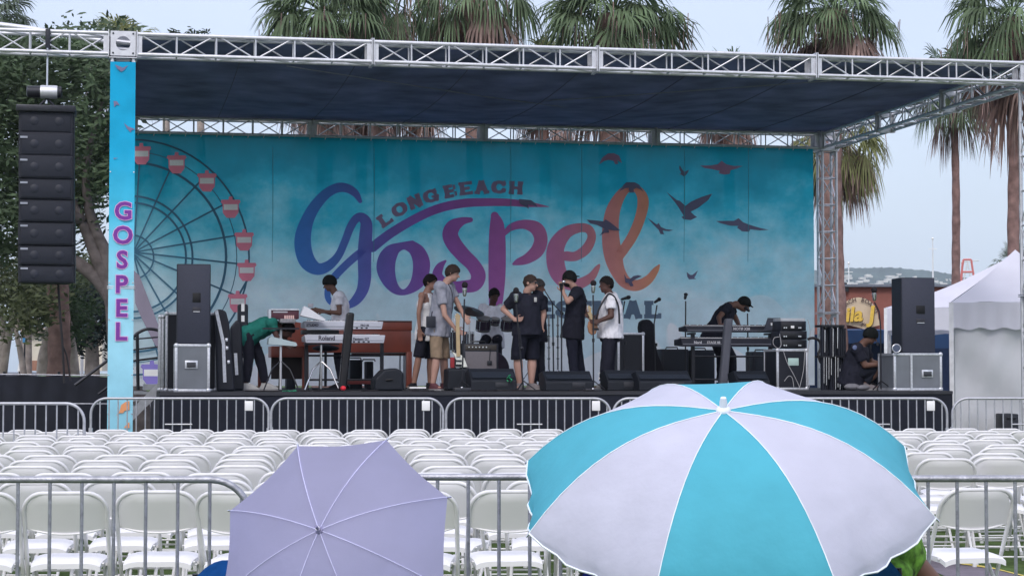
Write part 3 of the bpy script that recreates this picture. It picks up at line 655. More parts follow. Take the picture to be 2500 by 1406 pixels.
# line array
LV = .0; la = thing('line_array', 'tall stack of eight black line array boxes hanging at the left', 'line array', tuple(P(114, 692, LV)), 'S')
ys = [275, 330, 386, 441, 491, 546, 602, 650, 693]
for i in range(8):
    b = bpy.data.objects.new('speaker_box', None); COL.objects.link(b); b.parent = la; b['base'] = la['base']
    a, c_ = P(49 if i < 5 else 47, ys[i+1]-1.5, LV), P(180 if i < 5 else 182, ys[i]+1, LV); dy = .02*abs(i-2)
    m = MB(); q = [(a.x, -.28), (c_.x, -.28), (c_.x-.09, .22), (a.x+.09, .22)]; m.prism([(x, y+dy, a.z) for x, y in q], (0, 0, c_.z-a.z)); o = build('cabinet', m, M('array_black', (.009,.011,.02), .6, 0, .15, 9, .2, 90), b, fix=True)
    bv = o.modifiers.new('b', 'BEVEL'); bv.width = .012; bv.segments = 2
    m = MB(); m.box((a.x+.03, dy-.29, a.z+.02), (c_.x-.03, dy-.279, c_.z-.02), .004); build('grille', m, M('array_grille', (.010,.013,.024), .6, 0, .1, 30, .3, 200), b)
    m = MB()
    for f in (.28, .74): m.lathe((a.x+(c_.x-a.x)*f, dy-.291, (a.z+c_.z)/2), [(.055, 0), (.05, .003)], 20, (X3, Z3, YN3))
    build('driver', m, M('driver_black', (.015,.018,.03), .5), b)
    if i: m = MB(); e_ = P(58, ys[i]+3, LV-.3); m.box((e_.x-.045, dy-.30, e_.z-.018), (e_.x+.045, dy-.288, e_.z+.006)); build('logo_plate', m, M('logo_grey', (.3,.32,.38), .4), b)
    m = MB()
    for uu in (a.x, c_.x): m.box((uu-.012, dy-.2, a.z+.01), (uu+.012, dy+.1, c_.z+.012))
    build('rigging_rail', m, stl(), b)
m = MB(); a, b = P(42, 278, LV), P(186, 266, LV); m.box((a.x, -.3, a.z), (b.x, .25, b.z), .01); c0 = P(115, 245, LV)
m.tube([(a.x+.25, 0, b.z), (c0.x, 0, c0.z+.02)], .02, 6); m.tube([(b.x-.25, 0, b.z), (c0.x, 0, c0.z+.02)], .02, 6); build('flying_frame', m, stl(), la)
ho = thing('chain_hoist', 'electric chain hoist with silver motor body above the line array', 'hoist', tuple(P(108, 224, LV)), 'S')
h = P(65, 224, LV); h2 = P(152, 221, LV); m = MB(); m.lathe((h.x, 0, h.z), [(.05, 0), (.075, .01), (.075, .17)], 18, (Vector((0,1,0)), Z3, X3)); m.lathe((h2.x-.06, 0, h.z), [(.072, 0), (.07, .05), (.04, .06)], 18, (Vector((0,1,0)), Z3, X3)); build('end_cap', m, stl(), ho)
m = MB(); m.lathe((h.x+.17, 0, h.z), [(.083, 0), (.086, .02), (.086, h2.x-h.x-.25), (.083, h2.x-h.x-.23)], 20, (Vector((0,1,0)), Z3, X3)); build('motor_body', m, alu(), ho)
m = MB(); ca, cb_ = P(116, 118, LV), P(113, 250, LV); m.tube([(ca.x, 0, ca.z), (ca.x, 0, h.z+.05)], .012, 6); m.tube([(cb_.x, 0, h.z-.05), (cb_.x, 0, cb_.z-.02)], .016, 6); build('chain', m, chrome(), ho)
m = MB(); sa = P(117, 75, -.17); sb = P(117, 118, -.17); m.box((sa.x-.03, -.185, sb.z), (sa.x+.03, -.165, sa.z+.02), .008); m.box((sa.x-.03, -.18, sa.z), (sa.x+.03, .18, sa.z+.02), .008); m.box((sa.x-.03, .165, sb.z), (sa.x+.03, .185, sa.z+.02), .008); build('strap', m, blk(), ho)
m = MB(); m.tube(spline([tuple(P(142, 692, .1)), tuple(P(146, 760, .1)), tuple(P(153, 850, .1)), tuple(P(157, 935, .1))]), .017, 6); m.tube(spline([tuple(P(153, 845, .13)), tuple(P(163, 870, .13)), tuple(P(172, 930, .13))]), .012, 6)
single('speaker_cable', m, M('cable_black', (.02,.017,.02), .6), 'black cable hanging straight down from under the line array', 'cable', tuple(P(142, 692, .1)))
m = MB(); m.tube([tuple(P(-90, 50, 1.6)), tuple(P(80, 72, 1.6)), tuple(P(270, 104, 1.6))], .04, 10); single('brace_pipe', m, alu(), 'pale pipe running behind the outrigger truss at the top left', 'pipe', tuple(P(0, 62, 1.6)))

# stairs at the left end of the stage
t = thing('stage_stairs', 'metal steps with black handrails climbing to the left end of the stage', 'stairs', S_(360, 3.2), 'S')
m = MB(); a = P(352, 945, 3.2); rect(m, 350, 938, 396, 952, 3.2, .9); build('landing', m, M('stair_tread', (.45,.47,.5), .5, .3), t)
for k, (dy_, vv) in enumerate(((0, 3.15), (0, 4.1))):
    m = MB(); p, q = P(385, 950, vv), P(300, 1035, vv); m.obox((p+q)/2, (q-p)/2, (0,.02,0), Z3*.09); build('stringer', m, alu(), t)
for k in range(4):
    p = P(352-16*k, 962+17*k, 3.2); m = MB(); m.box((p.x-.14, 3.2, p.z), (p.x+.12, 4.1, p.z+.035)); build('tread', m, M('stair_tread', (0,0,0)), t)
for vv in (3.1, 4.15):
    m = MB(); dr = stl(); m.tube(spline([tuple(P(x, y, vv)) for x, y in ((183, 940), (262, 880), (322, 826), (338, 812), (360, 803), (385, 806), (396, 812))], 5), .022, 8)
    m.tube([tuple(P(335, 815, vv)), tuple(P(337, 952, vv))], .024, 8); m.tube([tuple(P(325, 828, vv)), tuple(P(396, 822, vv))], .013, 6); m.tube([tuple(P(325, 854, vv)), tuple(P(390, 846, vv))], .013, 6); m.tube([tuple(P(325, 881, vv)), tuple(P(385, 873, vv))], .018, 6); m.tube([tuple(P(325, 898, vv)), tuple(P(240, 962, vv))], .02, 6)
    build('handrail', m, dr, t)

# ---------------------------------------------------------------- monitors and amps
mon = M('monitor_black', (.007,.010,.017), .6, 0, .12, 10, .2, 100); mong = M('monitor_grille', (.014,.020,.032), .6, 0, .1, 60, .3, 200)
def wedge(label, x0, x1, ytop, v, d=.5, flip=False, group='floor monitor wedges'):
    ul, ur = U(x0, v), U(x1, v); zt = P(x0, ytop, v).z; t = thing('stage_monitor', label, 'stage monitor', (ul, v, FL), 'S', group); h = zt-FL
    prof = [(0, 0), (0, h*.45), (d*.45, h), (d, h*.86), (d*.8, 0)]      # back of the wedge faces the audience
    m = MB(); m.prism([(ul, v+y, FL+z) for y, z in prof], (ur-ul, 0, 0)); o = build('cabinet', m, mon, t, fix=True); bv = o.modifiers.new('b', 'BEVEL'); bv.width = .015; bv.segments = 2
    m = MB(); a = Vector((ul+.03, v-.004+.03, FL+h*.45+.035)); b = Vector((ul+.03, v+d*.45-.03, FL+h-.035)); n = (b-a).cross(X3).normalized()*-.006
    if n.z < 0: n = -n
    m.add([a+n, a+n+X3*(ur-ul-.06), b+n+X3*(ur-ul-.06), b+n], [(0,1,2,3)]); build('top_panel', m, mong, t)
    m = MB(); m.box((ur-.30, v-.006, FL+.05), (ur-.12, v+.002, FL+.12), .003); build('connector_plate', m, M('plate_dark', (.03,.032,.04), .4), t)
wedge('floor monitor in front of the grey combo amp, left of the man in sunglasses', 1150, 1262, 899, 1.15)
wedge('floor monitor in the middle of the stage between the two men in black', 1332, 1449, 905, 1.05)
wedge('floor monitor behind the striped umbrella, nearest the guitarist', 1483, 1573, 903, 1.3)
wedge('wide low floor monitor next to the striped umbrella top', 1560, 1690, 905, 1.0)
wedge('floor monitor at the far right edge of the umbrella top', 1800, 1880, 905, 1.6)
t = leaner('stage_monitor', 'side turned floor monitor left of the man in the tank top', [(915,948),(915,926),(938,902),(968,898),(985,908),(985,948)], 1.6, .5, mon, 'stage monitor', 'floor monitor wedges')
m = MB(); c_ = P(951, 928, 1.59); m.tube([(c_.x-.05, 1.588, c_.z), (c_.x+.04, 1.588, c_.z+.01)], .014, 6); build('handle', m, M('horn_black', (0,0,0)), t)
leaner('stage_monitor', 'low black monitor behind the khaki shorts man', [(1092,950),(1094,900),(1150,898),(1155,950)], 1.9, .4, mon, 'stage monitor', 'floor monitor wedges')
def amp(name, label, x0, x1, y0, v, d, front, cat, top=None, group=None, y1=None):
    ul, ur = U(x0, v), U(x1, v); zt = P(x0, y0, v).z; zb = P(x0, y1, v).z if y1 else FL; t = thing(name, label, cat, (ul, v, zb), 'S', group)
    m = MB(); m.box((ul, v, zb), (ur, v+d, zt), .015); build('cabinet', m, blk(), t)
    m = MB(); f = .13 if top else 0; m.box((ul+.03, v-.008, zb+.03), (ur-.03, v+.004, zt-.03-(zt-zb)*f), .005); build('grille', m, front, t)
    if top: m = MB(); m.box((ul+.03, v-.008, zt-(zt-zb)*f-.01), (ur-.03, v+.004, zt-.02), .003); build('control_panel', m, M('panel_dark', (.05,.045,.04), .4), t); m = MB(); [m.lathe((ul+.08+.05*i, v-.008, zt-(zt-zb)*f*.5-.01), [(.012, 0), (.01, .015)], 8, (X3, Z3, YN3)) for i in range(int((ur-ul-.16)/.05))]; build('knobs', m, chrome(), t)
    m = MB(); m.tube([((ul+ur)/2-.1, v+d/2, zt), ((ul+ur)/2-.09, v+d/2, zt+.03), ((ul+ur)/2+.09, v+d/2, zt+.03), ((ul+ur)/2+.1, v+d/2, zt)], .012, 6); build('handle', m, stl(), t); return t
ga = amp('guitar_amplifier', 'combo amp with plain grey grille cloth in front of the drums', 1131, 1217, 838, 2.0, .3, M('grille_grey', (.15,.14,.155), .9, 0, .06, 60, .3, 200), 'amplifier', True)
m = MB(); c1 = P(1197, 850, 1.985); c2 = P(1195, 882, 1.985); m.tube([tuple(c1), tuple(c2)], .006, 5); m.box((c2.x-.035, 1.97, c2.z-.05), (c2.x+.035, 1.99, c2.z+.01), .008); single('hanging_mic', m, stl(), 'small black microphone hanging over the grey amp grille', 'microphone', tuple(c1))
for x0, x1, y0, lb in ((1615, 1681, 852, 'black speaker cabinet under the right keyboards, left one'), (1688, 1745, 854, 'black speaker cabinet under the right keyboards, right of its twin'), (1838, 1895, 858, 'black speaker cabinet beside the equipment rack case')):
    amp('speaker_cabinet', lb, x0, x1, y0, 5.0, .4, mong, 'speaker cabinet', group='black cabinets below the right keyboards')
amp('subwoofer', 'low black box under the white keyboards behind the stands', 855, 885, 878, 5.2, .4, mong, 'speaker cabinet')
for x0, x1, y0, lb in ((895, 912, 882, 'small black box beneath the wooden organ'), (700, 722, 905, 'black pedal unit under the small wooden organ')): amp('speaker_cabinet', lb, x0, x1, y0, 5.0, .3, mong, 'speaker cabinet')
# amp rack stack
t = thing('rack_unit', 'stack of black rack amplifiers on the case right of the keyboards', 'rack unit', tuple(P(1935, 852, 2.0)), 'S'); ys_ = [784, 808, 829, 851]
for i in range(3):
    m = MB(); rect(m, 1904+(i == 0)*3, ys_[i], 1970-(i == 0)*2, ys_[i+1]-1, 2.05, .4, .006); build('rack_case', m, blk(), t)
    m = MB(); rect(m, 1909, ys_[i]+3, 1965, ys_[i+1]-4, 2.035, .014, .003); build('front_panel', m, M('rack_panel', (.012,.013,.018), .35), t)
    m = MB()
    for x in (1914, 1919, 1950, 1954): c_ = P(x, ys_[i+1]-8, 2.03); m.lathe(tuple(c_), [(.014, 0), (.012, .014)], 10, (X3, Z3, YN3))
    build('knob', m, chrome(), t)
m = MB(); rect(m, 1931, 795, 1939, 801, 2.032, .002); build('logo_plate', m, white(), t)
m = MB(); rect(m, 1906, 777, 1966, 785, 2.1, .35, .004); build('paper_tray', m, M('pale_panel', (.40,.43,.47), .6), t)
m = MB(); rect(m, 1924, 874, 1950, 892, 1.993, .006, .004); single('case_plate', m, M('plate_mint', (.42,.58,.55), .4), 'pale green printed plate on the black rack case', 'plate', tuple(P(1937, 892, 1.99)))
m = MB()
for pts_ in ([(1912,855),(1922,885),(1938,915),(1950,940),(1955,955)], [(1965,855),(1962,900),(1956,930),(1950,955)], [(1972,780),(1978,810),(1974,850),(1971,900),(1976,945)], [(1915,930),(1925,918),(1934,922),(1938,945)], [(1903,815),(1907,840),(1900,850),(1888,840),(1890,825),(1903,822)]): m.tube(spline([tuple(P(x, y, 1.93)) for x, y in pts_], 5), .0045, 5)
single('loose_cable', m, M('cable_pale', (.42,.42,.44), .5), 'pale tangled cables trailing down the black rack case', 'cable', tuple(P(1940, 955, 1.93)))
m = MB(); m.tube(spline([tuple(P(x, y, 1.9)) for x, y in ((1972, 828), (1985, 825), (2000, 832), (2003, 850), (1998, 865), (2004, 885), (2012, 880))], 6), .02, 8); single('thick_cable', m, M('cable_black', (0,0,0)), 'thick black cable looping from the rack to the crates', 'cable', tuple(P(1985, 825, 1.9)))
# stacked black frames by the back right column
t = thing('stacked_frames', 'row of black folded stands standing by the back right column', 'frames', S_(2005, 1.9), 'S', None)
for i, x in enumerate(range(2008, 2064, 5)):
    m = MB(); rect(m, x, 795+(i % 3)*3, x+2.4, 950, 1.8+.04*(i % 4), .08, 0, True); build('frame', m, blk(), t)
for i, (x, y0, y1) in enumerate(((2012,872,935),(2018,872,940),(2024,872,925),(2030,875,915),(2040,870,950),(2046,873,945),(2051,900,950),(2045,800,850),(2034,802,870),(2014,805,860))):
    m = MB(); a, b = P(x, y1, 1.77), P(x, y0, 1.77); m.tube([(a.x, 1.77, max(a.z, FL)), (b.x, 1.77, b.z)], .007, 6); build('bright_rod', m, chrome(), t)
m = MB(); rect(m, 2006, 793, 2062, 798, 1.78, .3); rect(m, 2006, 868, 2062, 873, 1.78, .3); build('cross_bar', m, stl(), t)

# ---------------------------------------------------------------- microphone stands
def micstand(label, pts, v, mic=None, big=False, group='microphone stands', tripod=True, r=.011, boom=None):
    """pts: foot to top in photo pixels"""
    b = P(*pts[0], v); t = thing('microphone_stand', label, 'microphone stand', (b.x, v, FL), 'S', group)
    q = [(b.x, v, FL+.02)] + [tuple(P(x, y, v)) for x, y in pts[1:]]; m = MB(); m.tube(q, r, 8); build('pole', m, stl(), t)
    m = MB()
    if tripod:
        for k in range(3): a = R_(90+120*k+20); m.tube([(b.x, v, FL+.14), (b.x+.17*math.cos(a), v+.17*math.sin(a), FL+.012)], .009, 6)
    else: m.lathe((b.x, v, FL), [(.13, 0), (.13, .02), (.03, .035)], 20)
    build('base', m, stl(), t)
    mid = Vector(q[-1])*.5 + Vector(q[0])*.5; m = MB(); m.lathe((mid.x, v, mid.z), [(.018, 0), (.02, .05)], 10); build('clutch', m, stl(), t)
    if boom: m = MB(); bq = [tuple(P(x, y, v-.02)) for x, y in boom]; m.tube(bq, .008, 8); e_ = Vector(bq[-1]); m.ell(e_, .028, .02, .028, nu=8, nv=6); build('boom', m, stl(), t)
    if mic:
        a, c_ = P(*mic[0], v-.01), P(*mic[1], v-.01); d = (c_-a); l = d.length; d.normalize(); o = d.orthogonal().normalized(); A = (o, d.cross(o), d); k = 1.35 if big else 1
        m = MB(); m.lathe(tuple(a), [(.013*k, 0), (.020*k, l*.15), (.024*k, l*.55), (.024*k, l*.6)], 12, A); build('mic_body', m, chrome() if big else stl(), t)
        m = MB(); m.ell(a + d*(l*.82), .032*k, .032*k, l*.26, A, 12, 8); build('mic_head', m, M('windscreen', (.015,.012,.016), .9, 0, .2, 80, .4, 200), t)
    return t
micstand('microphone stand with silver microphone at the knees of the man in khaki shorts', [(1128, 945), (1134, 730)], 1.35, [(1134, 724), (1135, 690)], True)
micstand('microphone stand in front of the man in black polo and sunglasses', [(1278, 945), (1264, 790), (1260, 742)], 1.3, [(1260, 738), (1260, 704)], True, boom=[(1268, 800), (1274, 850)])
micstand('microphone stand with silver microphone just left of the guitarist in white', [(1449, 940), (1448, 720)], 1.4, [(1448, 716), (1449, 686)], True)
micstand('small boom microphone stand over the black amp case', [(1528, 815), (1516, 792), (1525, 735)], 3.9, [(1516, 731), (1538, 725)], tripod=False)
micstand('short microphone stand pointing up right above the letter L', [(1600, 860), (1597, 790), (1604, 745)], 4.3, [(1597, 739), (1612, 729)])
micstand('tall thin microphone stand left of the right keyboards', [(1673, 920), (1674, 735)], 3.9, [(1672, 731), (1675, 716)])
micstand('microphone stand at the mouth of the keyboard player in the black cap', [(1827, 940), (1825, 765)], 3.6, [(1830, 760), (1818, 750)])
micstand('microphone stand with silver microphone left of the right loudspeaker', [(2151, 960), (2150, 800), (2146, 760), (2135, 738)], .8, [(2135, 735), (2134, 702)], True)
micstand('chrome boom stand with long diagonal boom behind the man in sunglasses', [(1352, 910), (1349, 740)], 3.4, None, boom=[(1319, 692), (1349, 740), (1372, 765)])
micstand('thin black stand behind the man holding a microphone', [(1371, 945), (1371, 700)], 1.7, [(1371, 708), (1370, 692)])
for x, lb in ((1322, 'chrome tube stand beside the black shorts man'), (1340, 'bright cymbal stand left of the diagonal boom'), (1362, 'thin chrome stand before the man with the microphone')):
    b = P(x, 920, 3.8); m = MB(); m.tube([(b.x, 3.8, FL), (b.x, 3.8, P(x, 770, 3.8).z)], .014, 8); q = single('hardware_stand', m, chrome(), lb, 'stand', (b.x, 3.8, FL), 'S', 'chrome stands behind the men in black'); m = MB()
    for k in range(3): a = R_(90+120*k); m.tube([(b.x, 3.8, FL+.3), (b.x+.22*math.cos(a), 3.8+.22*math.sin(a), FL+.012)], .010, 6)
    for kk in range(4): m.lathe((b.x, 3.8, FL+.45+.17*kk), [(.022, 0), (.022, .03)], 8)
    build('legs', m, chrome(), q)

# ---------------------------------------------------------------- keyboards
red = M('organ_wood', (.24, .062, .042), .35, 0, .25, 2.2, .05, 30, .4)
t = thing('electric_organ', 'large reddish wooden organ console behind the white keyboards', 'organ', S_(925, 3.9), 'S'); v = 3.9
m = MB(); rect(m, 845, 783, 1006, 806, v-.02, .95, .01); build('top', m, red, t); m = MB(); rect(m, 740, 806, 1004, 860, v, .85, .008); build('body', m, red, t)
m = MB(); rect(m, 846, 783, 1006, 786.5, v-.026, .96, .003); build('top_edge', m, M('organ_dark', (.09,.03,.025), .4), t)
for x0, x1, vv in ((992, 1006, v), (742, 754, v), (992, 1006, v+.7)): m = MB(); rect(m, x0, 858, x1, 950, vv, .1, .008, True); build('leg', m, red, t)
m = MB(); rect(m, 858, 862, 990, 868, v+.1, .05); build('rail', m, M('organ_dark', (0,0,0)), t); m = MB(); rect(m, 850, 925, 930, 938, v-.1, .5, .01); build('pedal_board', m, M('pedal_red', (.2,.04,.04), .5), t)
for x0, x1, lb in ((985, 991, 'pale upright board behind the organ leg'), (975, 979, 'white tube behind the organ')):
    m = MB(); rect(m, x0, 858, x1, 905, 5.4, .05, .01, True); single('pale_post', m, M('pale_panel', (0,0,0)), lb, 'board', S_(x0, 5.4))
t = thing('small_organ', 'second smaller reddish organ behind the bent man in green', 'organ', S_(680, 3.3), 'S'); v = 3.3
m = MB(); rect(m, 662, 845, 745, 872, v, .6, .01); build('body', m, red, t); m = MB(); q = [P(x, y, v+.2) for x, y in ((690,846),(752,846),(748,790),(722,786))]; m.prism(q, (0,.3,0)); build('side_panel', m, red, t)
for x0, x1 in ((630, 640), (738, 746)): m = MB(); rect(m, x0, 846, x1, 940, v, .08, .006, True); build('leg', m, red, t)
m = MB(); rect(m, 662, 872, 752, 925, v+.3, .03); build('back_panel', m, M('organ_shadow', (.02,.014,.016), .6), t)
def keyboard(label, x0, x1, y0, y1, v, col, txt=None, tcol=None, keys=True, taper=6, d=.34, fontpx=9, tx=None, group='keyboards on stands'):
    a, b = P(x0, y1, v), P(x1, y0, v); t = thing('keyboard', label, 'keyboard', (a.x, v, a.z), 'S', group); tp = U(x0+taper, v)-U(x0, v); h = b.z-a.z
    m = MB(); m.add([(a.x+tp, v, a.z), (b.x-tp, v, a.z), (b.x-tp*.3, v, b.z), (a.x+tp*.3, v, b.z), (a.x, v+d, a.z+.02), (b.x, v+d, a.z+.02), (b.x, v+d, b.z-.02), (a.x, v+d, b.z-.02)], [(0,1,2,3),(1,5,6,2),(5,4,7,6),(4,0,3,7),(3,2,6,7),(4,5,1,0)])
    o = build('body', m, col, t, fix=True); bv = o.modifiers.new('b', 'BEVEL'); bv.width = .01; bv.segments = 2
    m = MB(); m.box((a.x+.07, v+d*.55, b.z-.02), (b.x-.07, v+d-.02, b.z+.012)); build('keys', m, white(), t)
    m = MB(); n = int((b.x-a.x-.16)/.03)
    for i in range(n):
        if i % 7 not in (2, 6): m.box((a.x+.085+.03*i, v+d*.55, b.z+.0125), (a.x+.099+.03*i, v+d*.82, b.z+.022))
    build('black_keys', m, stl(), t)
    m = MB(); m.box((a.x+tp+.01, v-.003, a.z+h*.28), (b.x-tp-.01, v+.001, a.z+h*.36)); build('trim_line', m, M('trim_grey', (.2,.21,.25), .5), t)
    m = MB()
    for i in range(5): m.box((b.x-.55+.07*i, v-.004, a.z+h*.10), (b.x-.52+.07*i, v, a.z+h*.24))
    build('port', m, stl(), t)
    if txt:
        for s_, X_, hh_ in txt: c_ = P(X_, y0 + (y1-y0)*.62, v); build('lettering', text_mb(s_, hh_, (c_.x, v-.0035, c_.z), (1,0,0), (0,0,1), .001, .03), tcol, t)
    return t
kw = M('keyboard_white', (.52,.54,.62), .4, 0, .06, 6); tdk = M('text_dark', (.05,.05,.08), .5); tlt = M('text_light', (.6,.6,.65), .5)
keyboard('upper white keyboard in front of the wooden organ', 739, 938, 785, 803, 2.6, kw, [('\u2295 STUDIO', 744, .032)] and [('STUDIO', 748, .035), ('PRO 88', 880, .028)], tdk)
keyboard('lower white keyboard lettered Roland in front of the wooden organ', 741, 943, 818, 837, 2.5, kw, [('Roland', 777, .062), ('Fantom G7', 862, .036)], tdk)
kb = M('keyboard_black', (.026,.028,.042), .45, 0, .1, 8)
keyboard('upper black keyboard at which the man in the black cap leans', 1671, 1900, 796, 811, 3.4, kb, [('MOTIF XS8', 1790, .04)], tlt, group='keyboards on stands')
keyboard('lower long black keyboard on the right hand stand', 1660, 1903, 826, 846, 3.3, kb, [('YAMAHA S90 ES', 1694, .038)] and [('Nord', 1694, .04), ('STAGE 88', 1726, .036)], tlt)
m = MB(); rect(m, 738, 805, 828, 816, 2.75, .3, .01); single('effects_unit', m, M('plate_dark', (0,0,0)), 'dark effects unit between the two white keyboards', 'effects unit', tuple(P(738, 816, 2.75)))
def kstand(label, cx_, w_, yt, v, mat, style='X', group='keyboard stands'):
    t = thing('keyboard_stand', label, 'keyboard stand', S_(cx_, v), 'S', group); zt = P(cx_, yt, v).z; uc = U(cx_, v)
    if style == 'T':
        m = MB(); m.tube([(uc, v+.1, FL+.02), (uc, v+.1, zt)], .018, 10); build('pole', m, mat, t)
        for k in range(3):
            a = R_(90+120*k); m = MB(); m.tube([(uc, v+.1, FL+.42), (uc+.12*math.cos(a)*1.2, v+.1+.12*math.sin(a), FL+.30), (uc+.28*math.cos(a), v+.1+.28*math.sin(a), FL+.012)], .011, 8); build('leg', m, stl() if mat.name == 'aluminium' else mat, t)
        m = MB(); m.box((uc-.25, v, zt-.02), (uc+.25, v+.2, zt)); build('tray', m, stl(), t)
    else:
        for s_ in (-1, 1):
            m = MB(); m.box((uc+s_*w_-.025, v+.05, FL), (uc+s_*w_+.025, v+.11, zt)); build('leg', m, mat, t)
            m = MB(); m.box((uc+s_*w_-.02, v-.15, FL), (uc+s_*w_+.02, v+.4, FL+.03)); build('foot', m, mat, t)
            m = MB(); m.box((uc+s_*w_-.02, v-.02, zt-.03), (uc+s_*w_+.02, v+.34, zt)); build('arm', m, mat, t)
        m = MB(); m.tube([(uc-w_, v+.08, FL+.15), (uc+w_, v+.08, FL+.15)], .015, 8); m.tube([(uc-w_, v+.08, FL+.5), (uc+w_, v+.08, FL+.5)], .015, 8); build('cross_bar', m, mat, t)
kstand('chrome tripod stand under the white keyboards', 786, .3, 838, 2.55, chrome(), 'T')
kstand('black stand under the white keyboards', 842, .55, 820, 2.9, stl())
kstand('black stand under the right hand keyboards', 1790, .62, 812, 3.35, stl())
kstand('slim silver pole stand in front of the bent man, holding the pale tray', 687, .25, 800, 2.0, alu(), 'T')
# laptop, tray, synths
def slabpx(name, label, pts, v, d, mat, cat, group=None):
    m = MB(); m.prism([P(x, y, v) for x, y in pts], (0, d, 0)); return single(name, m, mat, label, cat, tuple(P(*pts[0], v)), 'S', group, fix=True)
slabpx('laptop', 'white laptop lid tilted beside the keyboard player in white', [(734,770),(743,747),(752,751),(795,779),(793,784)], 2.3, .22, M('laptop_white', (.72,.74,.80), .35, 0, .03), 'laptop')
slabpx('desk_tray', 'pale wedge shaped tray fixed to the silver pole', [(655,840),(657,826),(662,821),(723,836),(726,843),(722,845)], 2.05, .3, M('tray_pale', (.42,.52,.55), .5, 0, .04), 'tray')
slabpx('laptop', 'dark laptop back standing at the right end of the black keyboards', [(1866,806),(1876,776),(1905,776),(1908,803)], 3.2, .04, M('laptop_dark', (.05,.055,.075), .4), 'laptop')
m = MB(); rect(m, 1882, 788, 1886, 794, 3.19, .008); single('laptop_logo', m, white(), 'tiny pale logo on the dark laptop back', 'logo', tuple(P(1884, 794, 3.19)))
t = thing('synth_module', 'maroon rack synthesizer with bright row of knobs beside the white laptop', 'synthesizer', tuple(P(663, 780, 2.5)), 'S'); m = MB(); rect(m, 662, 756, 730, 778, 2.5, .35, .008); build('case', m, M('maroon', (.09,.03,.045), .45), t); m = MB(); rect(m, 656, 755, 662, 780, 2.48, .4); rect(m, 662, 754, 730, 757, 2.48, .38); build('frame', m, edge(), t)
m = MB(); rect(m, 667, 760, 702, 763, 2.492, .006); build('display', m, M('trim_pale', (.5,.5,.55), .4), t); m = MB()
for i in range(5): c_ = P(696+i*5, 775, 2.48); m.box((c_.x-.01, 2.47, c_.z-.03), (c_.x+.01, 2.495, c_.z+.03)); 
build('slider', m, M('slider', (.75,.5,.48), .4), t)
m = MB(); rect(m, 684, 778, 722, 788, 2.4, .3, .01); single('mixer', m, M('mixer_grey', (.25,.25,.27), .5, 0, .3, 30), 'small grey mixer under the maroon synthesizer', 'mixer', tuple(P(684, 788, 2.4)))
m = MB(); rect(m, 752, 741, 765, 750, 3.6, .02, .002); single('phone', m, M('trim_pale', (0,0,0)), 'small pale framed phone behind the white laptop', 'phone', tuple(P(752, 750, 3.6)))
m = MB(); m.ell(P(795, 850, 3.3), .20, .16, .05); a = P(795, 855, 3.3); m.tube([(a.x, 3.3, FL+.05), (a.x, 3.3, a.z)], .02, 8); m.box((a.x-.2, 3.25, FL), (a.x+.2, 3.35, FL+.03)); m.box((a.x-.04, 3.1, FL), (a.x+.04, 3.5, FL+.03)); single('stool', m, blk(), 'round black stool behind the lower white keyboard', 'stool', (a.x, 3.3, FL))
# cables and odds on the floor
for (pts_, c_, lb, v) in (([(690,958),(700,953),(712,955),(722,952),(716,958),(700,959)], ('green_cable', (.03,.25,.14)), 'small coil of green cable on the stage edge', .6), ([(1240,930),(1243,915),(1246,925),(1248,935)], ('green_tag', (.05,.45,.2)), 'bright green ribbon beside the centre left monitor', 1.1)):
    m = MB(); q = spline([tuple(P(x, y, v)) for x, y in pts_], 5)
    m.tube([(a, b + .1*math.sin(i), max(c, FL+.01)) for i, (a, b, c) in enumerate(q)], .008, 5); single(c_[0], m, M(*c_, .5), lb, 'cable', q[0])
m = MB(); rr = random.Random(3)
for k in range(7):
    x = 620+k*130; q = [(U(x+rr.uniform(-30, 130)*i/5, .7), .55+.5*rr.random(), FL+.012) for i in range(6)]; m.tube(spline(q, 4), .008, 5)
single('floor_cables', m, M('cable_black', (0,0,0)), 'black cables snaking along the front edge of the stage floor', 'cables', S_(1100, .8))
for x0, x1, y0, lb in ((1430, 1470, 949, 'black power strip box in front of the guitarist'), (1110, 1150, 946, 'low black pedal box at the foot of the microphone stand')):
    m = MB(); rect(m, x0, y0, x1, 955, .7, .15, .006, True); q = single('pedal_box', m, M('plate_dark', (0,0,0)), lb, 'pedal box', S_(x0, .7), 'S', 'small boxes on the stage edge'); m = MB(); m.lathe((U((x0+x1)/2, .7), .77, P(x0, y0, .7).z), [(.02, 0), (.015, .01)], 10); build('switch', m, chrome(), q)
m = MB(); c_ = P(838, 941, 1.4); m.ell((c_.x, 1.4, FL+.04), .04, .04, .035, nu=10, nv=7); single('red_light', m, M('red_plastic', (.7,.03,.05), .3), 'small red ball shaped lamp at the foot of the glossy column', 'lamp', (c_.x, 1.4, FL))
m = MB(); rect(m, 1000, 944, 1040, 948, 1.7, .25, 0); single('white_board', m, white(), 'thin white board under the feet of the tank top man', 'board', tuple(P(1000, 948, 1.7)))

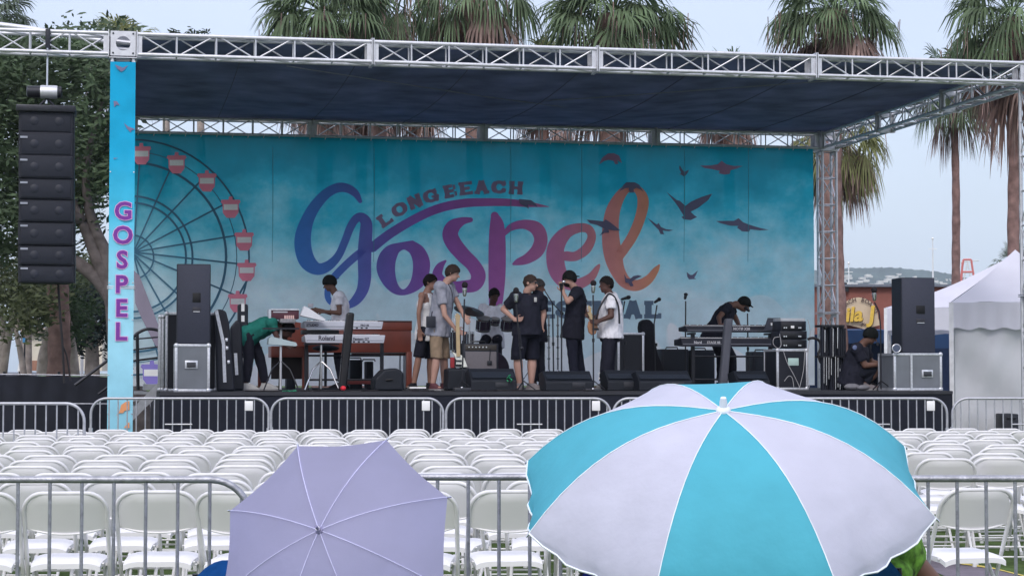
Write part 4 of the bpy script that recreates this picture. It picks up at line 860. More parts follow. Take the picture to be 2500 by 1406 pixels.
# ---------------------------------------------------------------- drum kit
DV = 4.6
dk_ = thing('drum_kit', 'drum kit of dark drums with chrome rims behind the grey amp', 'drum kit', S_(1205, DV), 'S')
def drum(x0, x1, y0, y1, v, dia_tilt=.35, name='tom'):
    a, b = P(x0, y1, v), P(x1, y0, v); r = (b.x-a.x)/2; h = b.z-a.z; c_ = Vector(((a.x+b.x)/2, v+r, a.z)); A = (X3, Vector((0, math.cos(dia_tilt), math.sin(dia_tilt))), Vector((0, -math.sin(dia_tilt), math.cos(dia_tilt))))
    t = bpy.data.objects.new(name, None); COL.objects.link(t); t.parent = dk_; t['base'] = dk_['base']
    m = MB(); m.lathe(c_, [(r*.96, .02), (r*.96, h-.02)], 26, A); build('shell', m, M('drum_shell', (.03,.022,.04), .25, 0, .2, 9, 0, 1, .5), t)
    m = MB(); m.lathe(c_, [(r, 0), (r, .035)], 26, A); m.lathe(c_, [(r, h-.03), (r, h)], 26, A)
    for k in range(8): q = R_(45*k+10); m.tube([c_+A[0]*(r*math.cos(q))+A[1]*(r*math.sin(q))+A[2]*.03, c_+A[0]*(r*math.cos(q))+A[1]*(r*math.sin(q))+A[2]*(h-.03)], .007, 5)
    build('rim', m, chrome(), t)
    m = MB(); m.lathe(c_, [(r*.93, -.004), (r*.93, .01)], 26, A); m.lathe(c_, [(r*.93, h-.012), (r*.93, h+.003)], 26, A); build('head', m, M('drum_head', (.30,.28,.27), .6), t)
drum(1164, 1201, 774, 806, DV); drum(1224, 1256, 776, 805, DV); drum(1198, 1222, 776, 792, DV+.5)
drum(1135, 1160, 810, 850, DV, 0, 'floor_tom'); drum(1100, 1128, 806, 860, DV+.4, 0, 'floor_tom')
c_ = P(1195, 850, DV+.5); m = MB(); m.lathe((c_.x, DV+.35, FL+.3), [(.29, 0), (.30, .03), (.30, .4), (.29, .43)], 30, (X3, Z3, Vector((0,1,0)))); build('bass_drum', m, M('drum_shell', (0,0,0)), dk_)
for x0, y0, rx, tilt, yb in ((1146, 755, .24, .16, 900), (1299, 770, .18, .1, 900)):
    c_ = P(x0, y0, DV-.1); A = (Vector((1, 0, -tilt)).normalized(), Vector((0, .93, .36)), Vector((tilt, -.36, .93)).normalized()); m = MB(); m.lathe(c_, [(rx, -.03), (rx*.6, -.012), (.06, 0), (.04, .022), (.005, .03)], 32, A); build('cymbal', m, M('bronze', (.18,.13,.11), .35, .8, .2, 12), dk_)
    m = MB(); m.tube([(c_.x, DV-.1, FL+.1), (c_.x, DV-.1, c_.z+.03)], .012, 8)
    for k in range(3): a = R_(120*k+30); m.tube([(c_.x, DV-.1, FL+.35), (c_.x+.25*math.cos(a), DV-.1+.25*math.sin(a), FL+.012)], .009, 6)
    build('cymbal_stand', m, chrome(), dk_)
# guitars
def guitar(label, body, neck, head, v, col, group='guitars', vv=None):
    t = thing('electric_guitar', label, 'guitar', tuple(P(*body[0], v)), 'S', group); m = MB(); m.prism([P(x, y, v) for x, y in body], (0, .045, 0)); o = build('body', m, col, t, fix=True); bv = o.modifiers.new('b', 'BEVEL'); bv.width = .01; bv.segments = 2
    a, b = P(*neck[0], v-.012), P(*neck[1], v-.012); d = b-a; s_ = d.cross(Vector((0,1,0))).normalized()*.026; m = MB(); m.obox((a+b)/2, s_, (0,.012,0), d*.5); build('neck', m, M('maple', (.45,.34,.2), .4), t)
    m = MB(); m.prism([P(x, y, v-.01) for x, y in head], (0, .02, 0)); build('headstock', m, M('maple', (0,0,0)), t, fix=True)
    m = MB()
    for k in range(3): q = P(*head[0], v)+ (P(*head[2], v)-P(*head[0], v))*(.2+.3*k); m.lathe((q.x-.03, v, q.z), [(.01, 0), (.01, .015)], 6, (X3, Z3, YN3))
    build('tuner', m, chrome(), t)
    c_ = a.lerp(b, -.18); m = MB(); m.box((c_.x-.045, v-.02, c_.z-.05), (c_.x+.045, v, c_.z-.02)); m.box((c_.x-.045, v-.02, c_.z+.02), (c_.x+.045, v, c_.z+.04)); build('pickup', m, stl(), t); return t
guitar('white angular electric guitar standing upright before the amp', [(1104,858),(1112,862),(1120,866),(1127,866),(1134,874),(1142,896),(1130,897),(1112,896),(1115,880)], [(1119,870),(1117,785)], [(1114,786),(1110,768),(1117,764),(1124,770),(1122,787)], 1.9, M('guitar_white', (.72,.74,.68), .25))
t = thing('guitar_stand', 'red and black guitar stand below the white guitar', 'guitar stand', S_(1112, 2.0), 'S'); m = MB(); u_ = U(1113, 2.05); z_ = P(1113, 897, 2.05).z
m.tube([(u_, 2.1, FL+.1), (u_, 2.1, z_+.25)], .012, 8); m.tube([(u_-.12, 2.0, z_-.02), (u_+.12, 2.0, z_-.02)], .014, 8); build('frame', m, stl(), t)
for k in range(3): a = R_(90+120*k); m = MB(); m.tube([(u_, 2.1, FL+.2), (u_+.2*math.cos(a), 2.1+.2*math.sin(a), FL+.012)], .01, 6); build('leg', m, stl(), t)
m = MB(); rect(m, 1100, 872, 1113, 898, 2.2, .06, .01); build('red_pad', m, M('red_cloth', (.35,.04,.05), .8), t)
guitar('tan wooden guitar held at the waist by the man in the white tee', [(1438,783),(1446,786),(1451,780),(1458,786),(1460,800),(1455,815),(1446,818),(1438,812),(1435,797)], [(1452,792),(1438,762)], [(1440,762),(1434,750),(1438,745),(1444,752),(1443,763)], 1.9, M('guitar_tan', (.40,.20,.11), .3), 'guitars')

# ================================================================ TREES
def leafm(n, c, tr=.3): return M('leaf_'+n, c, .65, 0, .55, 1.6, 0, 10, .25, trans=tr)
def barkm(n, c): return M('bark_'+n, c, .9, 0, .35, 5, .8, 14, .1)
def fan(mb, rg, p, d, L, size, droop, spread=115, n=22, ragged=.34):
    """one fan leaf: petiole from p along d, then pleated blades"""
    d = Vector(d).normalized(); s = d.cross(Vector((0, 0, 1)))
    s = s.normalized() if s.length > .05 else Vector((math.cos(rg.random()*6), math.sin(rg.random()*6), 0))
    s = (s + Vector((0, 0, rg.uniform(-.35, .35)))).normalized(); up = s.cross(d).normalized(); h = p
    for k in range(3):
        a = h; h = h + (d*L/3 + Vector((0, 0, -droop*L*.04*(k+1)))); mb.obox((a+h)/2, s*.014, up*.009, (h-a)*.5)
    d2 = (d + Vector((0, 0, -droop*.35))).normalized()
    for i in range(n):
        a = R_(-spread + 2*spread*(i+.5)/n); ln = size*(1-.25*abs(a)/2)*rg.uniform(1-ragged, 1); dr = d2*math.cos(a) + s*math.sin(a); pl = up*(.02 if i % 2 else -.02)
        w2 = 2*R_(spread)/n*.5; tt = dr.cross(up).normalized()
        q = [h + dr*ln*r + Vector((0, 0, -droop*g_*size)) + up*(-.25*r*r*size*math.cos(a)*0) + pl*(r > .2) for r, g_ in ((.05, 0), (.45, .05), (.75, .22), (1.0, .62))]
        ws = (.05*w2*ln, .45*w2*ln*1.05, .42*w2*ln, .04*w2*ln)
        vs = []
        for c_, w_ in zip(q, ws): vs += [c_ - tt*w_, c_ + tt*w_]
        mb.add(vs, [(0, 1, 3, 2), (2, 3, 5, 4), (4, 5, 7, 6)])
def palm(label, px, py, Y, rad, seed, nlive=34, ndead=26, trunk=True, tr=.17, lean=0, droop=1.0, skirt=1.0, green=0, emin=-.2, name='palm_tree', bottom=None):
    rg = random.Random(seed); c = Wp(px, py, Y)
    t = thing(name, label, 'palm tree', (c.x+lean, Y, 0), 'W', 'palm trees behind the stage')
    if trunk:
        m = MB(); N = 22; pts = []; rs = []
        for i in range(N+1):
            f = i/N; pts.append((c.x + lean*(1-f)**1.6 + .05*math.sin(f*7+seed), Y+.04*math.sin(f*5), c.z*f)); rs.append(tr*(1.25-.35*f) * (1+.05*((i % 2)*2-1)) * (1.5 if f > .93 else 1))
        m.tube(pts, rs, 12); build('trunk', m, barkm('palm', (.22, .14, .125)), t)
    m, dd = MB(), MB()
    nlive = int(nlive*1.0)
    for i in range(nlive):
        f = (i+.5)/nlive; z = 1 - (1-emin)*f; az = i*2.39996 + rg.uniform(-.3, .3); r_ = math.sqrt(max(0, 1-z*z))
        d = Vector((r_*math.cos(az), r_*math.sin(az), z + .1 + rg.uniform(-.2, .15))); k = rad*rg.uniform(.34, .54)
        fan(m, rg, c + d*.1 + Vector((0, 0, .1*z)), d, k, rad*rg.uniform(.42, .53), droop*(.35+.75*f)*rg.uniform(.6, 1.6), 105, 24)
    build('crown', m, leafm('palm%d' % green, [(.13, .185, .10), (.22, .235, .10), (.11, .145, .10)][green]), t)
    for i in range(int(ndead*1.5)):
        az = i*2.39996*1.3; el = -rg.uniform(.25, 1.5); d = Vector((math.cos(az)*math.cos(el), math.sin(az)*math.cos(el), math.sin(el)))
        fan(dd, rg, c + Vector((0, 0, -rg.random()*.5*skirt)), d, rad*rg.uniform(.2, .42)*skirt, rad*rg.uniform(.4, .62), rg.uniform(.9, 1.6), 62, 13, .5)
    for i in range(int(ndead*2.2)):      # hanging dead threads
        az = rg.random()*6.28; rr = rad*rg.uniform(.1, .85); p = c + Vector((math.cos(az)*rr, math.sin(az)*rr, -rg.uniform(0, .35)*rad)); ln = rad*rg.uniform(.2, .55)
        q = [p, p + Vector((rg.uniform(-.05, .05), 0, -ln*.5)), p + Vector((rg.uniform(-.1, .1), 0, -ln))]; dd.tube(q, [.012, .009, .003], 3, False)
    build('dead_fronds', dd, leafm('dead', (.36, .25, .22), .25), t)
    return t
palm('fan palm crown cut off by the top left corner of the photo', -28, 55, 47, 1.5, 1, 36, 8, green=2)
palm('palm tips poking above the truss just left of the corner block', 292, 128, 46, 1.25, 2, 30, 10, green=1)
palm('bushy dark green palm above the left half of the front truss', 790, 42, 44, 2.0, 3, 52, 40, green=0, droop=1.1)
palm('shaggy palm with brown skirt just left of the bare red trunk', 925, 0, 47, 2.0, 4, 34, 60, green=0, droop=1.3)
palm('palm with bare reddish trunk showing above the truss left of centre', 1158, -20, 43, 1.75, 5, 34, 40, green=0, tr=.17, droop=1.3)
palm('full palm crown above the middle of the front truss', 1500, 40, 43, 2.1, 6, 54, 44, green=0, tr=.3)
palm('full palm crown with orange trunk above the right part of the truss', 2030, 28, 44, 1.85, 7, 46, 44, green=0, tr=.24)
palm('large palm crown filling the top right corner, tall trunk at the right edge', 2470, 45, 45, 2.0, 8, 44, 38, green=0, tr=.13, lean=.1, droop=1.4, skirt=1.3, emin=-.3)
palm('tall palm with free standing slender trunk right of the stage, brown skirt', 2325, 215, 62, 1.8, 9, 38, 14, green=0, tr=.125, lean=.22, droop=1.4, skirt=1.15, emin=-.4)
palm('low golden green palm crown hanging behind the back right column', 2046, 330, 50, 1.6, 10, 44, 30, green=1, tr=.09, lean=-.12, droop=1.2, emin=-.8)
palm('small dark palm top peeping over the white tent', 2478, 655, 60, .9, 11, 24, 4, green=2, tr=.15, droop=.6)
for i, (x, y, Y_) in enumerate(((797, 150, 52), (880, 180, 54), (1010, 200, 56), (1330, 190, 54), (1782, 210, 57))):
    palm('palm seen between the two trusses and dimly through the backdrop, %s from the left' % ('first', 'second', 'third', 'fourth', 'fifth')[i], x, y+10, Y_, 1.5, 20+i, 26, 26, green=(i % 2), tr=.15, skirt=1.2)

def leafball(mb, rg, centers, n, size, flat=.75):
    for c, r in centers:
        k = int(n*r*r)
        for _ in range(k):
            d = Vector((rg.gauss(0, 1), rg.gauss(0, 1), rg.gauss(0, 1))).normalized()*(r*rg.random()**.45); d.z *= flat; p = c + d
            a = Vector((rg.gauss(0, 1), rg.gauss(0, 1), rg.gauss(0, .6))).normalized(); b = a.orthogonal().normalized(); s_ = size*rg.uniform(.6, 1.3)
            mb.add([p - a*s_, p + b*s_*.4, p + a*s_, p - b*s_*.4], [(0, 1, 2, 3)])
def limb(mb, pts, rs): mb.tube(spline(pts, 5), [x for x in [v[0] for v in spline([(r,) for r in rs], 5)]], 10)
def tree(name, label, base, trunkpaths, clusters, lm, bm_, n=330, size=.085, seed=1, group=None, cat='tree'):
    rg = random.Random(seed); t = thing(name, label, cat, base, 'W', group)
    m = MB()
    for pts, rs in trunkpaths: limb(m, pts, rs)
    build('trunk', m, bm_, t)
    m = MB(); leafball(m, rg, clusters, n, size); build('crown', m, lm, t); return t
# big fig tree behind the line array
YT = 35; rg = random.Random(5); cl = []
for _ in range(250):
    x = rg.uniform(-160, 290); y = rg.uniform(95, 620)
    if y > 430 and x > 175 and rg.random() < .75: continue
    if y > 560 and rg.random() < .5: continue
    cl.append((Wp(x, y, YT + rg.uniform(-1.0, 2.8)), rg.uniform(.35, .75)))
tp = [([tuple(Wp(*p)) for p in q], r) for q, r in (
    ([(345,1080,YT), (300,860,YT), (283,740,YT), (262,690,YT), (225,600,YT), (200,540,YT), (170,470,YT)], [.30,.25,.2,.15,.11,.09,.06]),
    ([(283,745,YT), (245,690,YT), (200,650,YT), (150,615,YT), (90,560,YT)], [.15,.13,.12,.09,.06]),
    ([(262,690,YT), (258,620,YT), (232,560,YT), (212,480,YT), (215,380,YT), (250,250,YT)], [.13,.11,.1,.08,.06,.04]),
    ([(200,540,YT), (170,520,YT-.2), (120,470,YT-.4), (60,380,YT)], [.1,.09,.07,.05]),
    ([(275,720,YT), (290,600,YT+.4), (300,450,YT+.5), (290,300,YT+.5)], [.15,.13,.1,.06]))]
bp_ = Wp(345, 1080, YT); bp_.z = 0
tree('fig_tree', 'big dark green tree with thick grey forking limbs behind the hanging speakers', tuple(bp_), tp, cl, leafm('fig', (.07, .105, .055), .25), barkm('fig', (.13, .112, .112)), 300, .085, 3)
# pale-barked trees lower left
for i, (lb, xs_, Y_, cls, col) in enumerate((
    ('pale barked tree with two leaning trunks at the left edge of the photo', [([(5,912),(14,850),(30,780),(46,740)], [.17,.15,.1,.07]), ([(-8,912),(8,830),(0,760)], [.13,.11,.08]), ([(20,800),(34,775),(40,745)], [.09,.08,.05])], 40, [(-40,640,70,60),(30,690,60,60),(10,740,70,60),(60,680,60,50)], (.075,.09,.04)),
    ('slim pale trunk rising from the black fabric fence, second from the left', [([(60,965),(56,900),(48,850),(40,810),(46,760)], [.11,.09,.08,.06,.04])], 34, [(60,770,40,50),(95,740,45,50)], (.07,.085,.04)),
    ('stout cream trunk tree beside the reddish palm trunk', [([(108,915),(110,870),(116,820),(118,795)], [.27,.24,.13,.09]), ([(112,840),(98,800),(92,770)], [.09,.07,.04])], 42, [(110,745,60,60),(80,720,55,50),(150,700,60,60)], (.06,.08,.035)),
    ('tree with short thick trunk under dark foliage near the banner column', [([(178,915),(176,870),(170,820),(168,780)], [.24,.2,.17,.1])], 42, [(175,745,50,60),(205,720,60,50),(150,770,40,40),(190,800,40,30)], (.045,.075,.035)))):
    rg = random.Random(40+i); tp = [([tuple(Wp(x, y, Y_)) for x, y in p], [q*.62 for q in r]) for p, r in xs_]
    k = Y_/4800; cl = []
    for cx_, cy_, wx, wy in cls:
        for _ in range(9): cl.append((Wp(cx_+rg.uniform(-wx, wx), cy_+rg.uniform(-wy, wy), Y_+rg.uniform(-.8, .8)), rg.uniform(.25, .5)))
    tree('shade_tree', lb, (tp[0][0][0][0], Y_, 0), tp, cl, leafm('shade%d' % i, col), barkm('pale', (.36, .31, .28)), 230, .075, 50+i, 'shade trees by the parking lot')
rg = random.Random(77); cl = [(Wp(rg.uniform(150, 285), rg.uniform(700, 835), 46+rg.uniform(-1, 1)), rg.uniform(.4, .7)) for _ in range(44)]
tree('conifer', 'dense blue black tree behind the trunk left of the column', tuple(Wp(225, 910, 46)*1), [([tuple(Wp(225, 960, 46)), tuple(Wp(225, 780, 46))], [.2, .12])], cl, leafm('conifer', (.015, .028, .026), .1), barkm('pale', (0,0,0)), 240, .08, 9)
cl = [(Wp(rg.uniform(-60, 250), rg.uniform(640, 790), 52+rg.uniform(-1, 1)), rg.uniform(.5, .9)) for _ in range(50)]
tree('olive_tree', 'broad olive green tree mass below the hanging speakers, over the parked cars', tuple(Wp(60, 960, 52)), [([tuple(Wp(60, 960, 52)), tuple(Wp(66, 780, 52))], [.2, .12])], cl, leafm('olive', (.075, .09, .045), .2), barkm('pale', (0,0,0)), 170, .09, 10)
for x, y, r, lb in ((402, 98, 34, 'dark leafy tree top just right of the corner block'), (486, 92, 26, 'small leafy tree top above the truss right of the corner block')):
    c = Wp(x, y, 50); cl = [(Wp(x+rg.uniform(-r, r), y+rg.uniform(-r*.5, r*1.2), 50), rg.uniform(.12, .24)) for _ in range(16)]
    tree('leafy_tree', lb, (c.x, 50, 0), [([(c.x, 50, 0), (c.x+.1, 50, c.z*.5), (c.x, 50, c.z)], [.2, .15, .04])], cl, leafm('dark', (.03, .05, .03), .2), barkm('pale', (0,0,0)), 500, .07, 11, 'leafy tree tops above the truss')
t_ = [o for o in bpy.data.objects if o.name.startswith('palm_tree')]
# tall brown trunk (palm) in the lower left
palm('palm with thick reddish brown trunk behind the black fence, crown lost in the trees', 146, 330, 39, 1.4, 31, 24, 20, green=2, tr=.2, lean=-.05)

# ================================================================ BACKGROUND BUILDINGS AND OBJECTS
def wbox(mb, x0, y0, x1, y1, Y, d=.2): a, b = Wp(x0, y1, Y), Wp(x1, y0, Y); return mb.box((a.x, Y, a.z), (b.x, Y+d, b.z))
bt = thing('low_building', 'low cream building beyond the parking lot behind the tree trunks', 'building', tuple(Wp(120, 910, 72)), 'W')
m = MB(); wbox(m, 55, 812, 250, 905, 72, 6); build('wall', m, M('cream_stucco', (.62, .58, .48), .85, 0, .12, 1), bt)
m = MB(); wbox(m, 50, 800, 256, 813, 71.7, 6.6); build('roof', m, M('tan_roof', (.3, .24, .2), .8), bt)
m = MB(); wbox(m, 62, 880, 108, 905, 71.9, .1); build('brick_plinth', m, M('brick', (.3, .16, .11), .9), bt)
tb = thing('restaurant_building', 'brick red restaurant building with round cream sign right of the stage', 'building', tuple(Wp(2080, 905, 60)), 'W')
m = MB(); wbox(m, 1992, 698, 2520, 940, 60, 12); build('wall', m, M('red_brick_wall', (.27, .105, .085), .85, 0, .12, 2, .3, 20), tb)
m = MB(); wbox(m, 1990, 694, 2524, 700, 59.8, 12.4); build('parapet', m, M('grey_coping', (.16, .18, .22), .7), tb)
m = MB(); wbox(m, 2056, 690, 2068, 712, 60.5, .4); wbox(m, 2054, 696, 2072, 712, 59.85, .1); build('rooftop_vent', m, stl(), tb)
sg = bpy.data.objects.new('sign', None); COL.objects.link(sg); sg.parent = tb; sg['base'] = tb['base']
m = MB(); m.prism([Wp(2096+48*math.cos(t*math.pi/20), 776-50*math.sin(t*math.pi/20), 59.7) for t in range(21)] + [Wp(2048, 776, 59.7), Wp(2025, 760, 59.7), Wp(2025, 792, 59.7), Wp(2075, 794, 59.7), Wp(2110, 803, 59.7), Wp(2150, 793, 59.7)], (0, .15, 0)); build('sign_board', m, M('sign_cream', (.62, .5, .36), .7, 0, .1, 2), sg)
m = MB(); s_ = 'LONG BEACH BOARD'
def rot_text(mb, s_, cx_, cy_, r, a0, a1, h, Y):
    for i, ch in enumerate(s_):
        a = R_(a0 + (a1-a0)*i/(len(s_)-1)); p = Wp(cx_+r*math.cos(a), cy_-r*math.sin(a), Y); ta = a - math.pi/2
        merge(mb, text_mb(ch, h, p, (math.cos(ta), 0, math.sin(ta)), (-math.sin(ta), 0, math.cos(ta)), .01, .02, 'CENTER'))
rot_text(m, 'BEACH BOARD', 2096, 776, 40, 158, 22, .13, 59.66); rot_text(m, "WALK", 2110, 800, 6, 130, 60, .08, 59.66); build('arch_letters', m, M('sign_dark', (.08, .05, .05), .7), sg)
def it(s_, h, X, y, Y, mb): 
    p = Wp(X, y, Y); merge(mb, text_mb(s_, h, p, (1, 0, .06), (.12, 0, 1), .01, .035))
m = MB(); it('quila', .44, 2016, 789, 59.60, m); it('J', .48, 2122, 786, 59.6, m); build('letter_shadow', m, M('sign_brown', (.10, .05, .03), .7), sg)
m = MB(); it('quila', .44, 2014.5, 787.5, 59.55, m); it('J', .48, 2120.5, 784.5, 59.55, m); build('gold_letters', m, M('sign_gold', (.72, .48, .08), .4), sg)
# blue shade canopies under the tents
for i, (x0, y0, x1, y1, Y_, lb) in enumerate(((2052, 806, 2200, 838, 52, 'blue canopy valance behind the crouching man'), (2190, 815, 2330, 850, 50, 'blue canopy behind the right loudspeaker'))):
    t = thing('blue_canopy', lb, 'canopy', tuple(Wp((x0+x1)/2, 905, Y_)), 'W', 'blue canopies beyond the stage'); m = MB()
    a, b = Wp(x0, y0, Y_), Wp(x1, y1, Y_); m.add([(a.x, Y_, a.z), (b.x, Y_, a.z), (b.x-.4, Y_+2, a.z+.08), (a.x+.4, Y_+2, a.z+.08), (a.x, Y_, b.z), (b.x, Y_, b.z), (a.x, Y_+3, a.z), (b.x, Y_+3, a.z)], [(0,1,2,3), (4,5,1,0), (2,3,6,7)], False)
    build('fabric', m, M('blue_canvas', (.02, .055, .14), .8, 0, .1, 3), t); m = MB()
    for x in (a.x+.05, (a.x+b.x)/2, b.x-.05): m.tube([(x, Y_+.05, 0), (x, Y_+.05, a.z)], .03, 6)
    build('pole', m, stl(), t); m = MB(); m.box((a.x-1, Y_+3.1, 0), (b.x+1, Y_+3.3, a.z-.05)); build('dark_side_wall', m, M('navy_cloth', (.015, .03, .075), .9), t)
# container crane, masts
t = thing('harbour_crane', 'red and white crane legs beside the palm trunk, above the white tent', 'crane', tuple(Wp(2362, 900, 900)), 'W')
m = MB(); Yc = 900
for a, b in (((2343,700),(2352,634)), ((2381,700),(2371,634)), ((2352,634),(2371,634)), ((2348,664),(2376,664)), ((2350,640),(2346,700))): m.tube([Wp(*a, Yc), Wp(*b, Yc)], .5, 6)
build('leg_frame', m, M('crane_red', (.6, .12, .10), .6), t); m = MB()
for a, b in (((2352,690),(2362,640)), ((2372,690),(2362,640)), ((2340,640),(2390,636))): m.tube([Wp(*a, Yc), Wp(*b, Yc)], .28, 6)
build('strut', m, M('crane_white', (.7, .7, .72), .6), t)
for x, y0, Y_, r, lb in ((2277, 585, 120, .05, 'tall thin white mast behind the right loudspeaker'), (2072, 645, 120, .045, 'short pale mast in front of the distant hill')):
    a, b = Wp(x, 900, Y_), Wp(x, y0, Y_); t = thing('mast', lb, 'mast', (a.x, Y_, 0), 'W', 'masts against the sky'); m = MB(); m.tube([(a.x, Y_, 0), (b.x, Y_, b.z*.7), (b.x, Y_, b.z)], [r*1.5, r*1.2, r*.7], 8); build('pole', m, M('mast_white', (.7, .72, .75), .4), t)
    m = MB(); m.tube([(b.x-.25, Y_, b.z*.94), (b.x+.25, Y_, b.z*.94)], .02, 5); m.lathe((b.x, Y_, b.z), [(.05, 0), (.08, .06), (.02, .14)], 8); build('mast_head', m, white(), t)
# parked cars
def car(label, px, Y_, col, ang, sc=1):
    b = Wp(px, 905, Y_); b.z = 0; t = thing('parked_car', label, 'car', tuple(b), 'W', 'cars in the parking lot'); t.rotation_euler = (0, 0, ang)
    O = Vector(b); body = [(-2.2,.35),(-2.25,.7),(-2.1,.95),(-1.2,1.02),(-.7,1.45),(.8,1.48),(1.5,1.05),(2.15,.95),(2.25,.6),(2.2,.35)]
    m = MB(); m.prism([O+Vector((x, -.85, z)) for x, z in body], (0, 1.7, 0)); ob = build('body', m, M('car_'+col[0], col[1], .3, .2, .05, 3, 0, 1, .5), t)
    bv = ob.modifiers.new('b', 'BEVEL'); bv.width = .06; bv.segments = 2
    m = MB(); m.prism([O+Vector((x, -.86, z)) for x, z in ((-1.05,1.05),(-.62,1.38),(.75,1.4),(1.3,1.05))], (0, 1.72, 0)); m.box(O+Vector((-2.0,-.6,1.0)), O+Vector((-1.0,.6,1.3))); build('window', m, M('car_glass', (.02,.025,.03), .1), t)
    for x in (-1.4, 1.4):
        for y in (-.86, .7):
            m = MB(); m.lathe(O+Vector((x, y, .33)), [(.2, 0), (.32, .02), (.32, .16), (.2, .18)], 16, (Vector((1,0,0)), Vector((0,0,1)), Vector((0,-1,0))).__class__((Vector((1,0,0)), Vector((0,0,1)), Vector((0,1,0))))); build('wheel', m, M('tyre', (.015,.015,.016), .8), t)
    for y in (-.6, .6): m = MB(); m.box(O+Vector((-2.27, y-.15, .68)), O+Vector((-2.2, y+.15, .82)), .01); build('headlight', m, chrome(), t)
car('dark parked car behind the leaning pale trunks at the left', 28, 62, ('dark', (.03, .035, .05)), 1.75)
car('silver blue car parked farther back at the left edge', 32, 82, ('blue', (.16, .19, .3)), 1.6)
t = thing('parking_sign', 'small white pointed sign board by the parking lot at the left', 'sign', tuple(Wp(46, 908, 45)), 'W'); m = MB()
m.prism([Wp(42, 906, 45), Wp(53, 906, 45), Wp(50, 886, 45), Wp(46, 885, 45)], (0, .05, 0)); build('board', m, white(), t); m = MB(); a = Wp(47, 907, 45); m.box((a.x-.02, 45.05, 0), (a.x+.02, 45.12, a.z+.1)); build('post', m, stl(), t)
t = thing('blue_parking_sign', 'small blue square sign among the trees at the left', 'sign', tuple(Wp(59, 905, 48)), 'W'); m = MB(); wbox(m, 55, 825, 63, 836, 48, .03); build('plate', m, M('sign_blue', (.06, .25, .5), .5), t)
m = MB(); a = Wp(59, 826, 48); m.tube([(a.x, 48.06, 0), (a.x, 48.06, a.z)], .02, 6); build('post', m, stl(), t)
t = thing('bollard', 'thin white post in front of the cream building', 'post', tuple(Wp(200, 908, 55)), 'W'); m = MB(); a, b = Wp(200, 905, 55), Wp(200, 866, 55); m.tube([(a.x, 55, 0), (a.x, 55, b.z)], .045, 8); build('post', m, white(), t)
m = MB(); m.lathe((a.x, 55, b.z), [(.045, 0), (.05, .02), (.02, .05)], 8); build('cap', m, white(), t)
# black fabric fences left
def fence(label, x0, x1, y, Y_, yl_, posts):
    a, b = Wp(x0, y, Y_), Wp(x1, yl_, Y_); t = thing('fabric_fence', label, 'fence', (a.x, Y_, 0), 'W', 'black fabric fences left of the stage'); m = MB(); n = 60; vs = []
    for i in range(n+1):
        f = i/n; x = a.x + (b.x-a.x)*f; h = a.z + (b.z-a.z)*f - .025*abs(math.sin(f*n*.35)); d = .03*math.sin(i*1.1)+.015*math.sin(i*2.7)
        vs += [(x, Y_, h), (x, Y_+d, h*.5), (x, Y_+d*1.4, .02)]
    m.add(vs, [(i*3+k, i*3+3+k, i*3+4+k, i*3+1+k) for i in range(n) for k in range(2)], True); build('fabric', m, M('fence_black', (.014, .016, .026), .9, 0, .25, 3), t)
    for i in range(posts): x = a.x+(b.x-a.x)*i/(posts-1); m = MB(); m.tube([(x, Y_+.08, 0), (x, Y_+.08, a.z+.02)], .025, 8); build('post', m, stl(), t)
    m = MB(); m.tube([(a.x, Y_+.05, a.z), (b.x, Y_+.05, b.z)], .011, 6); build('top_rail', m, galv(), t)
fence('black fabric fence with silver top rail in front of the parking lot', -260, 275, 910, 33, 917, 5)
fence('taller black fabric screen behind the left barricade', -260, 268, 983, 27, 986, 4)

